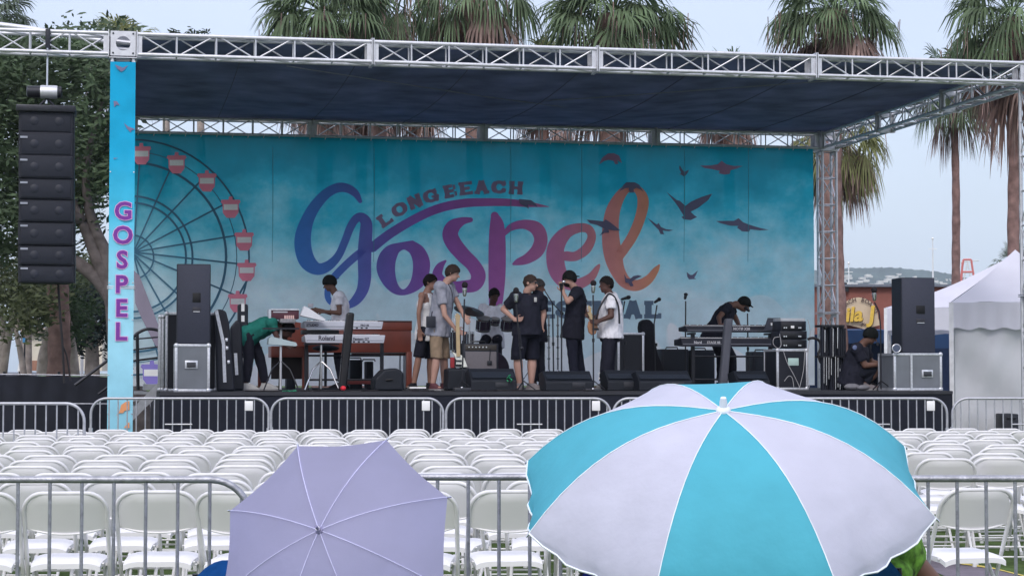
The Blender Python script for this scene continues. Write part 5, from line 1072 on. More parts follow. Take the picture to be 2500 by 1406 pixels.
# ================================================================ WHITE TENTS
def tent(label, c1, c2, peak, eave_y, val_y, Y0, Y1, wall=None, name='white_tent', yaw=0):
    """c1, c2: pixel x of front eave corners"""
    a, b = Wp(c1, eave_y, Y0), Wp(c2, eave_y, Y0); w_ = b.x-a.x; pk = Wp(peak[0], peak[1], (Y0+Y1)/2); ze = a.z; zv = Wp(c1, val_y, Y0).z
    t = thing(name, label, 'tent', (a.x, Y0, 0), 'W', 'white pop-up tents'); t.rotation_euler = (0, 0, -yaw); m = MB(); n = 14; pk = Vector((a.x+w_/2, (Y0+Y1)/2, pk.z))
    cs = [Vector((a.x, Y0, ze)), Vector((b.x, Y0, ze)), Vector((b.x, Y1, ze)), Vector((a.x, Y1, ze))]
    for k in range(4):
        p, q = cs[k], cs[(k+1) % 4]; vs = []
        for j in range(n+1):
            f = j/n
            for i in range(n+1):
                g_ = i/n; e_ = p.lerp(q, g_); x = e_.lerp(pk, f); x.z -= .10*math.sin(math.pi*f)*(.5+.5*math.sin(math.pi*g_))*w_/3 + .012*math.sin(g_*17+f*5)*(1-f); vs.append(x)
        m.add(vs, [(j*(n+1)+i, j*(n+1)+i+1, (j+1)*(n+1)+i+1, (j+1)*(n+1)+i) for j in range(n) for i in range(n)], True)
        vs = []
        N = 40
        for i in range(N+1):
            e_ = p.lerp(q, i/N); nrm = (q-p).cross(Vector((0,0,1))).normalized(); w2 = .012*math.sin(i*1.3)+.008*math.sin(i*3.1)
            for z, s_ in ((ze, 0), ((ze+zv)/2, .6), (zv+.02*math.sin(i*.9), 1)): vs.append(Vector((e_.x, e_.y, z)) + nrm*(w2*s_+.004))
        m.add(vs, [(i*3+k_, i*3+3+k_, i*3+4+k_, i*3+1+k_) for i in range(N) for k_ in range(2)], True)
    build('roof', m, M('tent_white', (.74, .74, .84), .6, 0, .05, 1.2, .25, 5, .2, trans=.25), t)
    for q in cs: m = MB(); m.box(q+Vector((-.035, -.035, -ze)), q+Vector((.035, .035, 0))); build('leg', m, M('leg_white', (.78, .79, .84), .4, .1), t)
    if wall:
        m = MB(); N, K = 44, 18; vs = []
        zb_ = wall
        for j in range(K+1):
            for i in range(N+1):
                f, g_ = i/N, j/K; z = zb_ + (zv+.03-zb_)*g_
                d = .05*math.sin(f*9+g_*7)*math.sin(g_*5+1) + .03*math.sin(f*23-g_*11) + .04*math.exp(-((f*1.1-g_)*6)**2)
                vs.append((a.x+.05+(w_-.1)*f, Y0+.1+d, z))
        m.add(vs, [(j*(N+1)+i, j*(N+1)+i+1, (j+1)*(N+1)+i+1, (j+1)*(N+1)+i) for j in range(K) for i in range(N)], True)
        build('side_wall', m, M('tent_wall', (.72, .73, .78), .7, 0, .06, 1.5, .35, 6, .2, trans=.2), t)
    return t
tent('rear white pop-up tent whose sloping roof starts left of the loudspeaker', 2162, 2760, (2455, 634), 752, 808, 42, 46, yaw=R_(12))
tent('front white tent with closed side wall at the right edge of the photo', 2322, 2640, (2472, 612), 738, 803, 31, 34.2, .02, yaw=R_(13))
t = thing('dark_box', 'black box standing against the tent wall behind the right barricade', 'box', tuple(Wp(2468, 1055, 30.4)), 'W'); m = MB(); a, b = Wp(2450, 1062, 30.3), Wp(2487, 1010, 30.3); m.box((a.x, 30.3, 0), (b.x, 30.8, b.z), .02); build('body', m, blk(), t); m = MB(); m.tube([(a.x+.05, 30.28, b.z-.06), (b.x-.05, 30.28, b.z-.06)], .012, 6); build('handle', m, stl(), t)

# ================================================================ BARRICADES
def barricade(label, x0, x1, Y, h, mat, rad=.19, r=.0165, rb=.0085, sp=.112, off=None, group='far barricades', plate=None, gate=None, yaw=0):
    L = x1-x0; t = thing('crowd_barricade', label, 'barricade', (x0, Y, 0), 'W', group); t.rotation_euler = (0, 0, yaw)
    m = MB(); zb = .16; pts = []
    for i in range(9): a = math.pi - math.pi/2*i/8; pts.append((x0+rad+rad*math.cos(a), Y, h-rad+rad*math.sin(a)))
    for i in range(9): a = math.pi/2 - math.pi/2*i/8; pts.append((x1-rad+rad*math.cos(a), Y, h-rad+rad*math.sin(a)))
    pts = [(x0, Y, zb+.05)] + pts + [(x1, Y, zb+.05), (x1-.05, Y, zb), (x0+.05, Y, zb)]
    m.tube(pts, r, 12, closed=True); build('frame', m, mat, t)
    b = MB(); xx = x0 + (off if off is not None else sp); k = 0
    while xx < x1-.03:
        dx = min(xx-x0, x1-xx); z = h if dx >= rad else h-rad+math.sqrt(max(0, rad*rad-(rad-dx)**2))
        b.tube([(xx, Y, zb), (xx, Y, z-r*.6)], rb, 8, False); k += 1; xx += sp
    o = build('bars', b, mat, t)
    for fx in (x0+.35, x1-.35):
        f = MB(); f.tube([(fx, Y-.3, .015), (fx, Y-.12, .05), (fx, Y, zb-.01), (fx, Y+.12, .05), (fx, Y+.3, .015)], .014, 8); build('foot', f, mat, t)
    for ex, s_ in ((x0, -1), (x1, 1)):
        c = MB(); c.tube([(ex, Y, h*.63), (ex+s_*.045, Y, h*.63), (ex+s_*.045, Y, h*.63+.07*s_)], .009, 6); c.box((ex-.022, Y-.022, h*.58), (ex+.022, Y+.022, h*.68)); build('hook', c, mat, t)
    if plate: q = MB(); q.box((plate-.05, Y-.02, h-.15), (plate+.05, Y-.012, h-.03), .004); build('name_plate', q, white(), t)
    if gate: q = MB(); q.tube([(gate, Y, h*.72), (gate+sp*3, Y, h*.72)], rb*1.1, 8); build('cross_bar', q, mat, t)
    return t
def wx(px, Y): return Wp(px, 1000, Y).x
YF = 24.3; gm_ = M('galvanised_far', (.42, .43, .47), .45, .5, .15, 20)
barricade('far barricade lower and nearer than the rest, left edge of the photo', wx(-215, 20.6), wx(206, 20.6), 20.6, 1.13, gm_, sp=.112, off=.06)
for x0, x1, lb, pl, gt in ((222, 656, 'far barricade crossing in front of the blue banner column', 608, 403), (662, 1082, 'far barricade below the keyboards, second full one from the column', 1040, 0), (1089, 1490, 'far barricade in the centre just left of the striped umbrella', 1455, 1262),
    (1497, 1900, 'far barricade mostly hidden behind the striped umbrella', 0, 0), (1907, 2312, 'far barricade right of the striped umbrella, below the right loudspeaker', 2272, 2110), (2325, 2740, 'far barricade in front of the white tent wall at the right', 0, 2470)):
    barricade(lb, wx(x0, YF), wx(x1, YF), YF, 1.135, gm_, sp=.1045 if x0 > 300 else .112, plate=wx(pl, YF) if pl else None, gate=wx(gt, YF) if gt else None)
YN = 7.5
barricade('near barricade with rounded end left of the lavender umbrella', Wp(612, 1100, YN).x-2.4, Wp(612, 1100, YN).x, YN, 1.045, galv(), rad=.15, r=.0135, rb=.007, sp=.1215, off=2.4-(612-513)/4800*7.5-.1215*18, group='near barricades')
a_ = Wp(618, 1100, YN-.02).x
barricade('near barricade between the two umbrellas', a_, Wp(1990, 1100, YN).x, YN-.02, 1.056, galv(), rad=.15, r=.0135, rb=.007, sp=.1165, off=(1066-618)/4800*7.5-.1165*5, group='near barricades')
a_ = Wp(2000, 1100, YN+.05).x
barricade('near barricade running off the right edge of the photo', a_, a_+2.3, YN+.05, 1.046, galv(), rad=.15, r=.0135, rb=.007, sp=.111, off=(2266-2000)/4800*7.5-.111*3, group='near barricades')

# ================================================================ FOLDING CHAIRS
def chair_meshes():
    wmat = M('chair_white', (.76, .755, .77), .38, 0, .03, 4, 0, 10, .4); fm = M('chair_frame_white', (.66, .66, .67), .4, 0, .08, 12)
    def yb(z): return -.23 + (.80-z)/.80*.40
    parts = []
    m = MB(); pts = [(-.222, yb(.44), .44)]; r = .105
    for i in range(9): a = math.pi - math.pi/2*i/8; z = .80-r+r*math.sin(a); pts.append((-.222+r+r*math.cos(a), yb(z), z))
    for i in range(9): a = math.pi/2 - math.pi/2*i/8; z = .80-r+r*math.sin(a); pts.append((.222-r+r*math.cos(a), yb(z), z))
    pts.append((.222, yb(.44), .44)); m.tube(pts, .0125, 10); parts.append(('back_frame', m, fm))
    m = MB(); N, K = 18, 8
    for side_ in (0, 1):
        vs = []
        for j in range(K+1):
            for i in range(N+1):
                f = i/N*2-1; lo = .575 + .028*abs(f)**2.2*1.2; hi = .792 - max(0, abs(f)-.55)**2*.42; z = lo+(hi-lo)*j/K
                vs.append((f*.212, yb(z) - .030*(1-f*f)*(1 if z < .77 else .6) + (.010 if side_ else 0), z))
        fs = [(j*(N+1)+i, j*(N+1)+i+1, (j+1)*(N+1)+i+1, (j+1)*(N+1)+i) for j in range(K) for i in range(N)]
        m.add(vs, fs if not side_ else [f[::-1] for f in fs], True)
    rim = [(-.212+.424*i/N, yb(.6)-.030*(1-(i/N*2-1)**2)+.005, .575+.0336*abs(i/N*2-1)**2.2) for i in range(N+1)]; m.tube(rim, .0065, 6)
    parts.append(('backrest', m, wmat))
    m = MB(); N, K = 16, 12
    def seat(off): 
        vs = []
        for j in range(K+1):
            for i in range(N+1):
                f = i/N*2-1; g_ = j/K; y = -.17+.37*g_; w2 = .205*(1-.10*(1-g_)) * (1-.25*max(0, g_-.85)*6*.3)
                z = .445 + .02*g_ - .030*abs(f)**4 - .022*max(0, g_-.8)*5*.6 - .012*(1-f*f) - .018*max(0, .15-g_)*6
                vs.append((f*w2, y, z+off))
        return vs
    fs = [(j*(N+1)+i, j*(N+1)+i+1, (j+1)*(N+1)+i+1, (j+1)*(N+1)+i) for j in range(K) for i in range(N)]
    m.add(seat(0), fs, True); m.add(seat(-.028), [f[::-1] for f in fs], True)
    o = len(m.v)-2*(N+1)*(K+1); n1 = (N+1)*(K+1)
    for i in range(N):
        for j in (0, K): a = o+j*(N+1)+i; m.f.append([a, a+1, a+1+n1, a+n1] if j else [a+1, a, a+n1, a+1+n1]); m.m.append(0); m.sm.append(True)
    for j in range(K):
        for i in (0, N): a = o+j*(N+1)+i; b = a+N+1; m.f.append([b, a, a+n1, b+n1]); m.m.append(0); m.sm.append(True)
    parts.append(('seat', m, wmat))
    for s_ in (-1, 1):
        m = MB(); m.tube([(s_*.222, yb(.44), .44), (s_*.222, yb(.02), .012)], .0118, 8); m.lathe((s_*.222, yb(0), 0), [(.016, 0), (.016, .03)], 8); parts.append(('leg', m, fm))
        m = MB(); m.tube([(s_*.198, .13, .432), (s_*.198, -.04, .24), (s_*.198, -.235, .012)], .011, 8); m.lathe((s_*.198, -.235, 0), [(.016, 0), (.016, .03)], 8); parts.append(('leg', m, fm))
    m = MB(); m.tube([(-.222, yb(.16), .16), (.222, yb(.16), .16)], .008, 6); parts.append(('stretcher', m, fm))
    m = MB(); m.tube([(-.198, -.13, .13), (.198, -.13, .13)], .008, 6); m.tube([(-.198, -.195, .06), (.198, -.195, .06)], .007, 6); parts.append(('stretcher', m, fm))
    m = MB(); m.tube([(-.2, -.10, .41), (.2, -.10, .41)], .008, 6); m.tube([(-.205, -.02, .40), (-.205, .07, .39)], .010, 5); m.tube([(.205, -.02, .40), (.205, .07, .39)], .010, 5); parts.append(('hinge_bar', m, fm))
    return parts
cp = chair_meshes()
proto = thing('folding_chair', 'x', 'chair', (0, 0, 0), 'W', 'white folding chairs in rows')
for n_, m, mt in cp: build(n_, m, mt, proto)
pk = list(proto.children)
def put_chair(x, y, rz, tilt=0):
    global proto_used
    if not proto_used: c = proto; proto_used = True
    else:
        c = proto.copy(); COL.objects.link(c)
        for ch in pk: d = ch.copy(); COL.objects.link(d); d.parent = c
    c.location = (x, y, 0); c.rotation_euler = (tilt, 0, rz); return c
proto_used = False
ORD = 'zeroth first second third fourth fifth sixth seventh eighth ninth tenth eleventh twelfth thirteenth fourteenth fifteenth sixteenth seventeenth eighteenth nineteenth twentieth twenty-first twenty-second twenty-third twenty-fourth twenty-fifth twenty-sixth twenty-seventh twenty-eighth twenty-ninth thirtieth'.split()
ORDR = ['nearest', 'second', 'third', 'fourth', 'fifth', 'sixth', 'seventh', 'eighth', 'ninth', 'tenth', 'eleventh', 'twelfth', 'farthest']
rg = random.Random(12); NR = 13
for k in range(NR):
    y0 = 11.05 + .965*k; half = 1250/4800*y0
    pitch = .474; off = {0: -2.44 - .474*2}.get(k, -half - .35 + rg.uniform(0, .45)); i = 0; cl_, cr_ = 0, 0; row = []
    x = off
    while x < half + .45:
        gapx = 3.0 if k >= 4 else 0
        if k < 4 and x > 1.15 + .1*k: break
        if abs(x - (2.42 + .05*k)) > .30 or k < 4:
            pxx = 1250 + 4800*x/y0
            if pxx > -110: row.append((x, y0 + .045*x + rg.uniform(-.13, .13)))
        x += pitch + rg.uniform(-.008, .02)
        if rg.random() < .05: x += .08
    for j, (x, y) in enumerate(row):
        c = put_chair(x, y, rg.gauss(.05, .06) + (rg.uniform(-.3, .3) if rg.random() < .07 else 0)); px_ = 1250+4800*x/y
        left = px_ < 1700
        if left: lb = 'white folding chair, %s row from the near barricade, %s from the left end' % (ORDR[k], ORD[j+1])
        else: lb = 'white folding chair, %s row from the near barricade, %s from the right end' % (ORDR[k], ORD[len(row)-j])
        c['label'] = lb
c = put_chair(2.55, 11.2, .24); c['label'] = 'lone white folding chair turned askew right of the striped umbrella'

# ================================================================ UMBRELLAS
def umbrella(label, c, Rr, axis, h, nrib, phase, mats, seam_mat, drop=.05, p_=2.0, cap=None, cat='umbrella', seam_r=.0016, scal=.03, shaft=1.0):
    ax = Vector(axis).normalized(); ex = ax.cross(Vector((0, 1, 0))); ex = Vector((1, 0, 0)) - ax*ax.x; ex.normalize(); ey = ax.cross(ex).normalized()
    t = thing('umbrella', label, cat, tuple(c), 'W', 'open umbrellas in the foreground'); C_ = Vector(c)
    def pt(phi, tt, f):
        # f in 0..1 across the panel between ribs: the cloth sinks between the ribs
        s_ = math.sin(math.pi*f); r = Rr*tt*(1 - .045*s_*tt*tt*0 ) ; flat = math.cos(math.pi/nrib)/math.cos((f-.5)*2*math.pi/nrib)
        r *= 1 + (flat-1)*min(1, tt*1.1); r *= 1 - scal*s_*tt**3
        z = h*(1-tt**p_) - .05*h*s_*tt
        return C_ + ex*(r*math.cos(phi)) + ey*(r*math.sin(phi)) + ax*z
    for k in range(nrib):
        a0 = phase + 2*math.pi*k/nrib; a1 = a0 + 2*math.pi/nrib; m = MB(); N, K = 10, 14; vs = []
        for j in range(K+1):
            for i in range(N+1): f = i/N; vs.append(pt(a0+(a1-a0)*f, max(.004, j/K), f))
        if drop:
            for q in (.5, 1):
                for i in range(N+1):
                    f = i/N; b = pt(a0+(a1-a0)*f, 1, f); rd = (b-C_); rd = (rd - ax*rd.dot(ax)).normalized(); s_ = math.sin(math.pi*f)**.6; wv = .012*math.sin(f*19+k*2)*q
                    vs.append(b - ax*(drop*q*s_*1.0) + rd*(.012*s_*q + wv*s_))
            K2 = K+2
        else: K2 = K
        m.add(vs, [(j*(N+1)+i, j*(N+1)+i+1, (j+1)*(N+1)+i+1, (j+1)*(N+1)+i) for j in range(K2) for i in range(N)], True)
        o = build('canopy_panel', m, mats[k % len(mats)], t)
        if drop: m = MB(); e_ = vs[-(N+1):]; m.tube(e_, .0035, 5); build('hem', m, seam_mat, t)
    for k in range(nrib):
        a0 = phase + 2*math.pi*k/nrib; m = MB(); q = [pt(a0, max(.02, j/12), 0) + ax*.0015 for j in range(13)]; m.tube(q, seam_r, 5); build('seam', m, seam_mat, t)
        m = MB(); q = [pt(a0, max(.03, j/8), 0) - ax*.006 for j in range(9)]; m.tube(q, .0022, 4); e_ = pt(a0, 1, 0); d = (e_ - pt(a0, .93, 0)).normalized(); m.tube([e_, e_+d*.014], .0035, 6); build('rib', m, chrome(), t)
    m = MB(); top_ = C_ + ax*h; m.tube([top_ + ax*.02, C_ - ax*shaft], .008, 8); build('shaft', m, chrome(), t)
    cap(top_, ax, ex, ey, t); return t
teal = M('umbrella_teal', (.10, .50, .64), .6, 0, .05, 7, .45, 7, .2, trans=.32); wht = M('umbrella_white', (.66, .66, .79), .6, 0, .05, 7, .45, 7, .2, trans=.32)
seamw = M('seam_white', (.80, .86, .92), .6)
def cap1(p, ax, ex, ey, t):
    m = MB(); m.lathe(p - ax*.004, [(.022, 0), (.024, .008), (.021, .014), (.012, .02)], 20, (ex, ey, ax)); m.tube([p + ax*.01, p + ax*.03, p + ax*.046], [.0125, .0125, .009], 14); build('finial', m, M('finial_white', (.72, .76, .84), .35), t)
YU = 6.35; cu = Wp(1767, 1192, YU); tl = R_(23); az = math.atan2(cu.x, cu.y); Ru = 512/4800*math.hypot(cu.y, cu.x)
axu = (-math.sin(az)*math.sin(tl), -math.cos(az)*math.sin(tl), math.cos(tl))
umbrella('big teal and white striped umbrella tilted back in the right foreground', cu, Ru, axu, Ru*.40, 8, R_(22.5), [wht, teal], seamw, drop=.045, cap=cap1, scal=.03, shaft=.72, p_=2.8)
lav = M('umbrella_lavender', (.60, .58, .83), .55, 0, .04, 5, .25, 14, .25, trans=.68)
def cap2(p, ax, ex, ey, t):
    m = MB(); m.lathe(p, [(.014, 0), (.012, .004), (.006, .006)], 12, (ex, ey, ax)); m.tube([p, p + ax*.02, p+ax*.036], [.0055, .006, .0045], 10); build('finial', m, M('finial_mauve', (.20, .19, .34), .4), t)
YL = 6.55; cl_ = Wp(816, 1338, YL); Rl = 302/4800*YL
al = R_(29); axl = Vector((-.45*math.sin(al), -math.cos(al), .89*math.sin(al)))
umbrella('plain lavender umbrella with thin pale seams in the left foreground', cl_, Rl, axl, Rl*.40, 8, R_(21), [lav], M('seam_lav', (.62, .62, .86), .5), drop=0, cap=cap2, seam_r=.0013, scal=.02, shaft=.45)

# ================================================================ CAMP CHAIRS
def camp_chair(label, x, Y, ztop, wid, col, yaw=0):
    t = thing('camp_chair', label, 'camp chair', (x, Y, 0), 'W', 'folding camp chairs in the foreground'); t.rotation_euler = (0, 0, yaw)
    m = MB(); N, K = 16, 10
    for off in (0, .02):
        vs = []
        for j in range(K+1):
            for i in range(N+1):
                f = i/N*2-1; g_ = j/K; z = .42 + (ztop-.42)*g_ - .05*abs(f)**3*g_*0; zz = z - .30*max(0, abs(f)-.45)**2*g_**2
                vs.append((x + f*wid/2, Y + .30 - .30 - .06*g_ - .05*(1-f*f)*(1-.4*g_) + off, zz))
        fs = [(j*(N+1)+i, j*(N+1)+i+1, (j+1)*(N+1)+i+1, (j+1)*(N+1)+i) for j in range(K) for i in range(N)]; m.add(vs, fs if not off else [f[::-1] for f in fs], True)
    build('backrest', m, cloth('camp_'+col[0], col[1]), t)
    m = MB(); vs = [(x + (i/8*2-1)*wid/2, Y + .45*j/6, .42 - .05*math.sin(math.pi*i/8)) for j in range(7) for i in range(9)]
    m.add(vs, [(j*9+i, j*9+i+1, (j+1)*9+i+1, (j+1)*9+i) for j in range(6) for i in range(8)], True); build('seat', m, cloth('camp_'+col[0], col[1]), t)
    for s_ in (-1, 1):
        m = MB(); m.tube([(x+s_*wid/2, Y, .02), (x+s_*wid/2, Y-.03, .45), (x+s_*(wid/2-.02), Y-.05, ztop-.05)], .011, 8); build('leg', m, stl(), t)
        m = MB(); m.tube([(x+s_*wid/2, Y+.45, .02), (x+s_*wid/2, Y+.45, .6)], .011, 8); build('leg', m, stl(), t)
        m = MB(); m.box((x+s_*wid/2-.03, Y-.02, .60), (x+s_*wid/2+.03, Y+.48, .62), .008); build('armrest', m, cloth('camp_'+col[0], col[1]), t)
    m = MB(); m.tube([(x-wid/2, Y, .05), (x+wid/2, Y+.45, .4)], .008, 6); m.tube([(x+wid/2, Y, .05), (x-wid/2, Y+.45, .4)], .008, 6); build('cross_brace', m, stl(), t)
YC = 6.3
def ztop(py, Y): return Wp(1250, py, Y).z
camp_chair('bright blue camp chair back showing left of the lavender umbrella', Wp(628, 1300, 7.0).x, 7.0, ztop(1362, 7.0), .46, ('blue', (.012, .09, .34)))
camp_chair('royal blue camp chair under the left side of the striped umbrella', Wp(1560, 1300, YC).x, YC+.02, ztop(1350, YC), .40, ('royal', (.02, .03, .28)))
camp_chair('dark teal blue camp chair under the right side of the striped umbrella', Wp(2050, 1300, YC).x, YC+.02, ztop(1345, YC), .40, ('navy', (.012, .06, .16)))

# ================================================================ PEOPLE
def solid(mb, voxel, smooth=4, it=.5):
    me = bpy.data.meshes.new('x'); me.from_pydata(mb.v, [], mb.f); o = bpy.data.objects.new('x', me); COL.objects.link(o)
    r = o.modifiers.new('r', 'REMESH'); r.mode = 'VOXEL'; r.voxel_size = voxel
    if smooth: s_ = o.modifiers.new('s', 'SMOOTH'); s_.iterations = smooth; s_.factor = it
    dg = bpy.context.evaluated_depsgraph_get(); me2 = bpy.data.meshes.new_from_object(o.evaluated_get(dg)); bpy.data.objects.remove(o); bpy.data.meshes.remove(me)
    m = MB(); m.v = [v.co.copy() for v in me2.vertices]; m.f = [list(p.vertices) for p in me2.polygons]; m.m = [0]*len(m.f); m.sm = [True]*len(m.f); bpy.data.meshes.remove(me2); return m
def cap_(mb, a, b, ra, rb, n=12, ends=True):
    a, b = Vector(a), Vector(b); mb.tube([a, b], [ra, rb], n)
    if ends: mb.ell(a, ra, ra, ra, nu=n, nv=7); mb.ell(b, rb, rb, rb, nu=n, nv=7)
def loft(mb, secs, n=18):
    """secs: (centre, side vector, depth vector)"""
    o = len(mb.v)
    for c, s, d in secs:
        for k in range(n): t = 2*math.pi*k/n; mb.v.append(Vector(c) + s*math.cos(t) + d*math.sin(t))
    for i in range(len(secs)-1):
        for k in range(n): mb.f.append([o+i*n+k, o+i*n+(k+1) % n, o+(i+1)*n+(k+1) % n, o+(i+1)*n+k]); mb.m.append(0); mb.sm.append(True)
    mb.f.append([o+k for k in range(n)][::-1]); mb.m.append(0); mb.sm.append(True); L = len(secs)-1
    mb.f.append([o+L*n+k for k in range(n)]); mb.m.append(0); mb.sm.append(True)
from mathutils import noise as NZ
def crumple(mb, amp=.011, sc=9.0, seed=0):
    me = bpy.data.meshes.new('x'); me.from_pydata(mb.v, [], mb.f); me.update(); ns_ = [v.normal.copy() for v in me.vertices]; bpy.data.meshes.remove(me)
    for i, p in enumerate(mb.v):
        q = Vector((p.x*sc+seed, p.y*sc, p.z*sc*.55)); a = NZ.noise(q + NZ.noise_vector(q*.6)*1.2); b = 1-abs(NZ.noise(q*1.7+Vector((5, 3, seed))))*2
        mb.v[i] = p + ns_[i]*(amp*(a*1.1 + b*.6))
    return mb
def hand(mb, w, h_, pn, curl=.5, s=1.0, thumb=1):
    w, h_ = Vector(w), Vector(h_); d = (h_-w).normalized(); pn = Vector(pn); pn = (pn - d*pn.dot(d)).normalized(); side = d.cross(pn)
    for k in (-1, 0, 1): cap_(mb, w + side*(.018*k*s), w + d*.085*s + side*(.026*k*s), .018*s, .015*s, 8)
    for k in range(4):
        o = w + d*.085*s + side*((k-1.5)*.021*s); L_ = (.068, .076, .072, .058)[k]*s; d1 = (d + pn*curl*.5).normalized(); d2 = (d + pn*curl*1.5).normalized()
        p1 = o + d1*L_*.55; cap_(mb, o, p1, .0095*s, .009*s, 7); cap_(mb, p1, p1 + d2*L_*.5, .009*s, .0078*s, 7)
    o = w + d*.03*s + side*(-.03*s*thumb); p1 = o + (d*.6 - side*thumb*.7 + pn*.3).normalized()*.045*s; cap_(mb, o, p1, .012*s, .0105*s, 7); cap_(mb, p1, p1 + (d + pn*curl*.5).normalized()*.032*s, .0105*s, .009*s, 7)
def person(label, v0, J, face, skin_, top, bottom, shoes, hair, build_=1.0, sleeve=.55, leg=1.0, cap=None, extras=(), feet=True, group=None, headr=1.0, hemline=.06, top_name='tee_shirt', bottom_name='trousers', frame='S', curl=.5, beard=None, tilt=0, vox=.0085):
    """J: joints in photo pixels with a depth offset, lifted into the stage frame"""
    g_ = (lambda x, y, dv: P(x, y, v0+dv)) if frame == 'S' else (lambda x, y, dv: Wp(x, y, v0+dv))
    Q = {k: g_(*v) for k, v in J.items()}; B = build_
    if feet:
        for s in 'LR':
            if 'an'+s in Q: Q['an'+s].z = FL+.085; d = Vector((Q['to'+s].x-Q['an'+s].x, Q['to'+s].y-Q['an'+s].y, 0)); d = d.normalized()*.17; Q['to'+s] = Q['an'+s]+d; Q['to'+s].z = FL+.035
    hipc = (Q['hiL']+Q['hiR'])/2; shc = (Q['shL']+Q['shR'])/2; base = (hipc.x, hipc.y, FL if feet else (FL if frame == 'S' else 0))
    t = thing('person', label, 'person', base, frame, group)
    side_s = (Q['shR']-Q['shL']).normalized(); side_h = (Q['hiR']-Q['hiL']).normalized(); up = (shc-hipc).normalized(); f_s = side_s.cross(up).normalized(); f_h = side_h.cross(up).normalized()
    hd = Q['head']; neck = Q['neck']; fd = Vector(face).normalized(); hu = Vector((0,0,1)) - fd*fd.z; hu = (hu.normalized()*1.0 + (hd-neck).normalized()*.5); hu = (hu - fd*hu.dot(fd)).normalized(); hs = fd.cross(hu)
    def torso(mb, k, low=0.0, high=True, tank=False):
        hw = .155*B+k; sw = (Q['shR']-Q['shL']).length/2
        secs = [(hipc - up*(.09+low), side_h*(hw*(1.10 if k else .86)), f_h*((.145 if k else .105)*B+k)), (hipc, side_h*hw*(1.05 if k else 1), f_h*((.138 if k else .122)*B+k)), (hipc.lerp(shc, .35), side_h.lerp(side_s, .3)*(.14*B+k), f_h*(.108*B*max(1, B)+k)), (hipc.lerp(shc, .72), side_s*(.158*B+k), f_s*(.118*B+k)), (hipc.lerp(shc, .93), side_s*(sw*.98+k*.5), f_s*(.092*B+k)), (shc + up*.035, side_s*(sw*.62+k*.4), f_s*(.066*B+k*.7))]
        if tank: secs = secs[:4] + [(hipc.lerp(shc, .93), side_s*(sw*.66), f_s*(.088*B+k)), (shc + up*.035, side_s*(sw*.5), f_s*(.066*B+k*.7))]
        loft(mb, secs)
        if tank: return
        for s in 'LR': mb.ell(Q['sh'+s], .062*B+k, .062*B+k, .062*B+k, nu=12, nv=8)
    m = MB(); torso(m, 0); cap_(m, shc+up*.02, neck, .06, .055); cap_(m, neck, hd - hu*.05*headr, .055*B**.5, .056*B**.5)
    A = (hs, fd, hu); H = headr
    m.ell(hd + hu*.018, .074*H, .094*H, .095*H, A, 18, 12); m.ell(hd - hu*.045*H + fd*.022, .060*H, .070*H, .068*H, A, 16, 10); cap_(m, hd + fd*.088*H + hu*.005, hd + fd*.112*H - hu*.028*H, .009, .014, 8); m.ell(hd - hu*.085*H + fd*.062*H, .026*H, .024*H, .020*H, A, 10, 7)
    for s_ in (-1, 1): m.ell(hd + hs*(.075*H*s_) - fd*.005, .012, .022, .030, A, 10, 7)
    for s in 'LR':
        if 'el'+s in Q:
            cap_(m, Q['sh'+s], Q['el'+s], .047*B, .037*B); cap_(m, Q['el'+s], Q['wr'+s], .037*B, .025*B**.5)
            if 'ha'+s in Q: hand(m, Q['wr'+s], Q['ha'+s], (Q.get('pn'+s) or (-1 if s == 'L' else 1)*Vector((.3, .8, -.4))), curl, thumb=1 if s == 'L' else -1)
        if 'kn'+s in Q:
            cap_(m, Q['hi'+s], Q['kn'+s], .082*B, .055*B); cap_(m, Q['kn'+s], Q['kn'+s].lerp(Q['an'+s], .35), .052*B, .056*B); cap_(m, Q['kn'+s].lerp(Q['an'+s], .35), Q['an'+s], .056*B, .036)
            cap_(m, Q['an'+s]-Vector((0,0,.035)), Q['to'+s], .036, .026)
    build('body', solid(m, vox), skin_, t)
    # shirt
    m = MB(); torso(m, .022, hemline, tank=not sleeve)
    if sleeve:
        for s in 'LR':
            if 'el'+s in Q:
                e = Q['sh'+s].lerp(Q['el'+s], min(sleeve, 1)); cap_(m, Q['sh'+s], Q['sh'+s].lerp(Q['el'+s], .3), .066*B, .064*B); m.tube([Q['sh'+s], e], [.064*B, (.062 if sleeve < .9 else .05)*B], 14)
                if sleeve > 1.2: m.tube([Q['el'+s], Q['wr'+s]], [.05*B, .034*B], 12); m.ell(Q['el'+s], .05*B, .05*B, .05*B)
    build(top_name, crumple(solid(m, .010, 3), .011, 9, v0), top, t)
    # trousers / shorts
    if 'knL' in Q or 'knR' in Q:
        m = MB(); hw = .155*B+.012; loft(m, [(hipc - up*.13, side_h*(hw*.8), f_h*(.10*B+.012)), (hipc - up*.05, side_h*hw, f_h*(.122*B+.012)), (hipc + up*.10, side_h*(hw*.95), f_h*(.118*B+.012))])
        for s in 'LR':
            if 'kn'+s not in Q: continue
            if leg < 1: e = Q['hi'+s].lerp(Q['kn'+s], leg/.5) if leg <= .5 else Q['kn'+s].lerp(Q['an'+s], (leg-.5)*2)
            if leg <= .5: m.tube([Q['hi'+s], e], [.090*B, .088*B], 16)
            else: m.tube([Q['hi'+s], Q['kn'+s], Q['kn'+s].lerp(Q['an'+s], .9) if leg >= 1 else e], [.088*B, (.072 if leg >= 1 else .082)*B, (.055 if leg >= 1 else .082)*B], 16)
            m.ell(Q['hi'+s], .088*B, .088*B, .088*B)
        build(bottom_name, crumple(solid(m, .010, 3), .006, 9, v0+3), bottom, t)
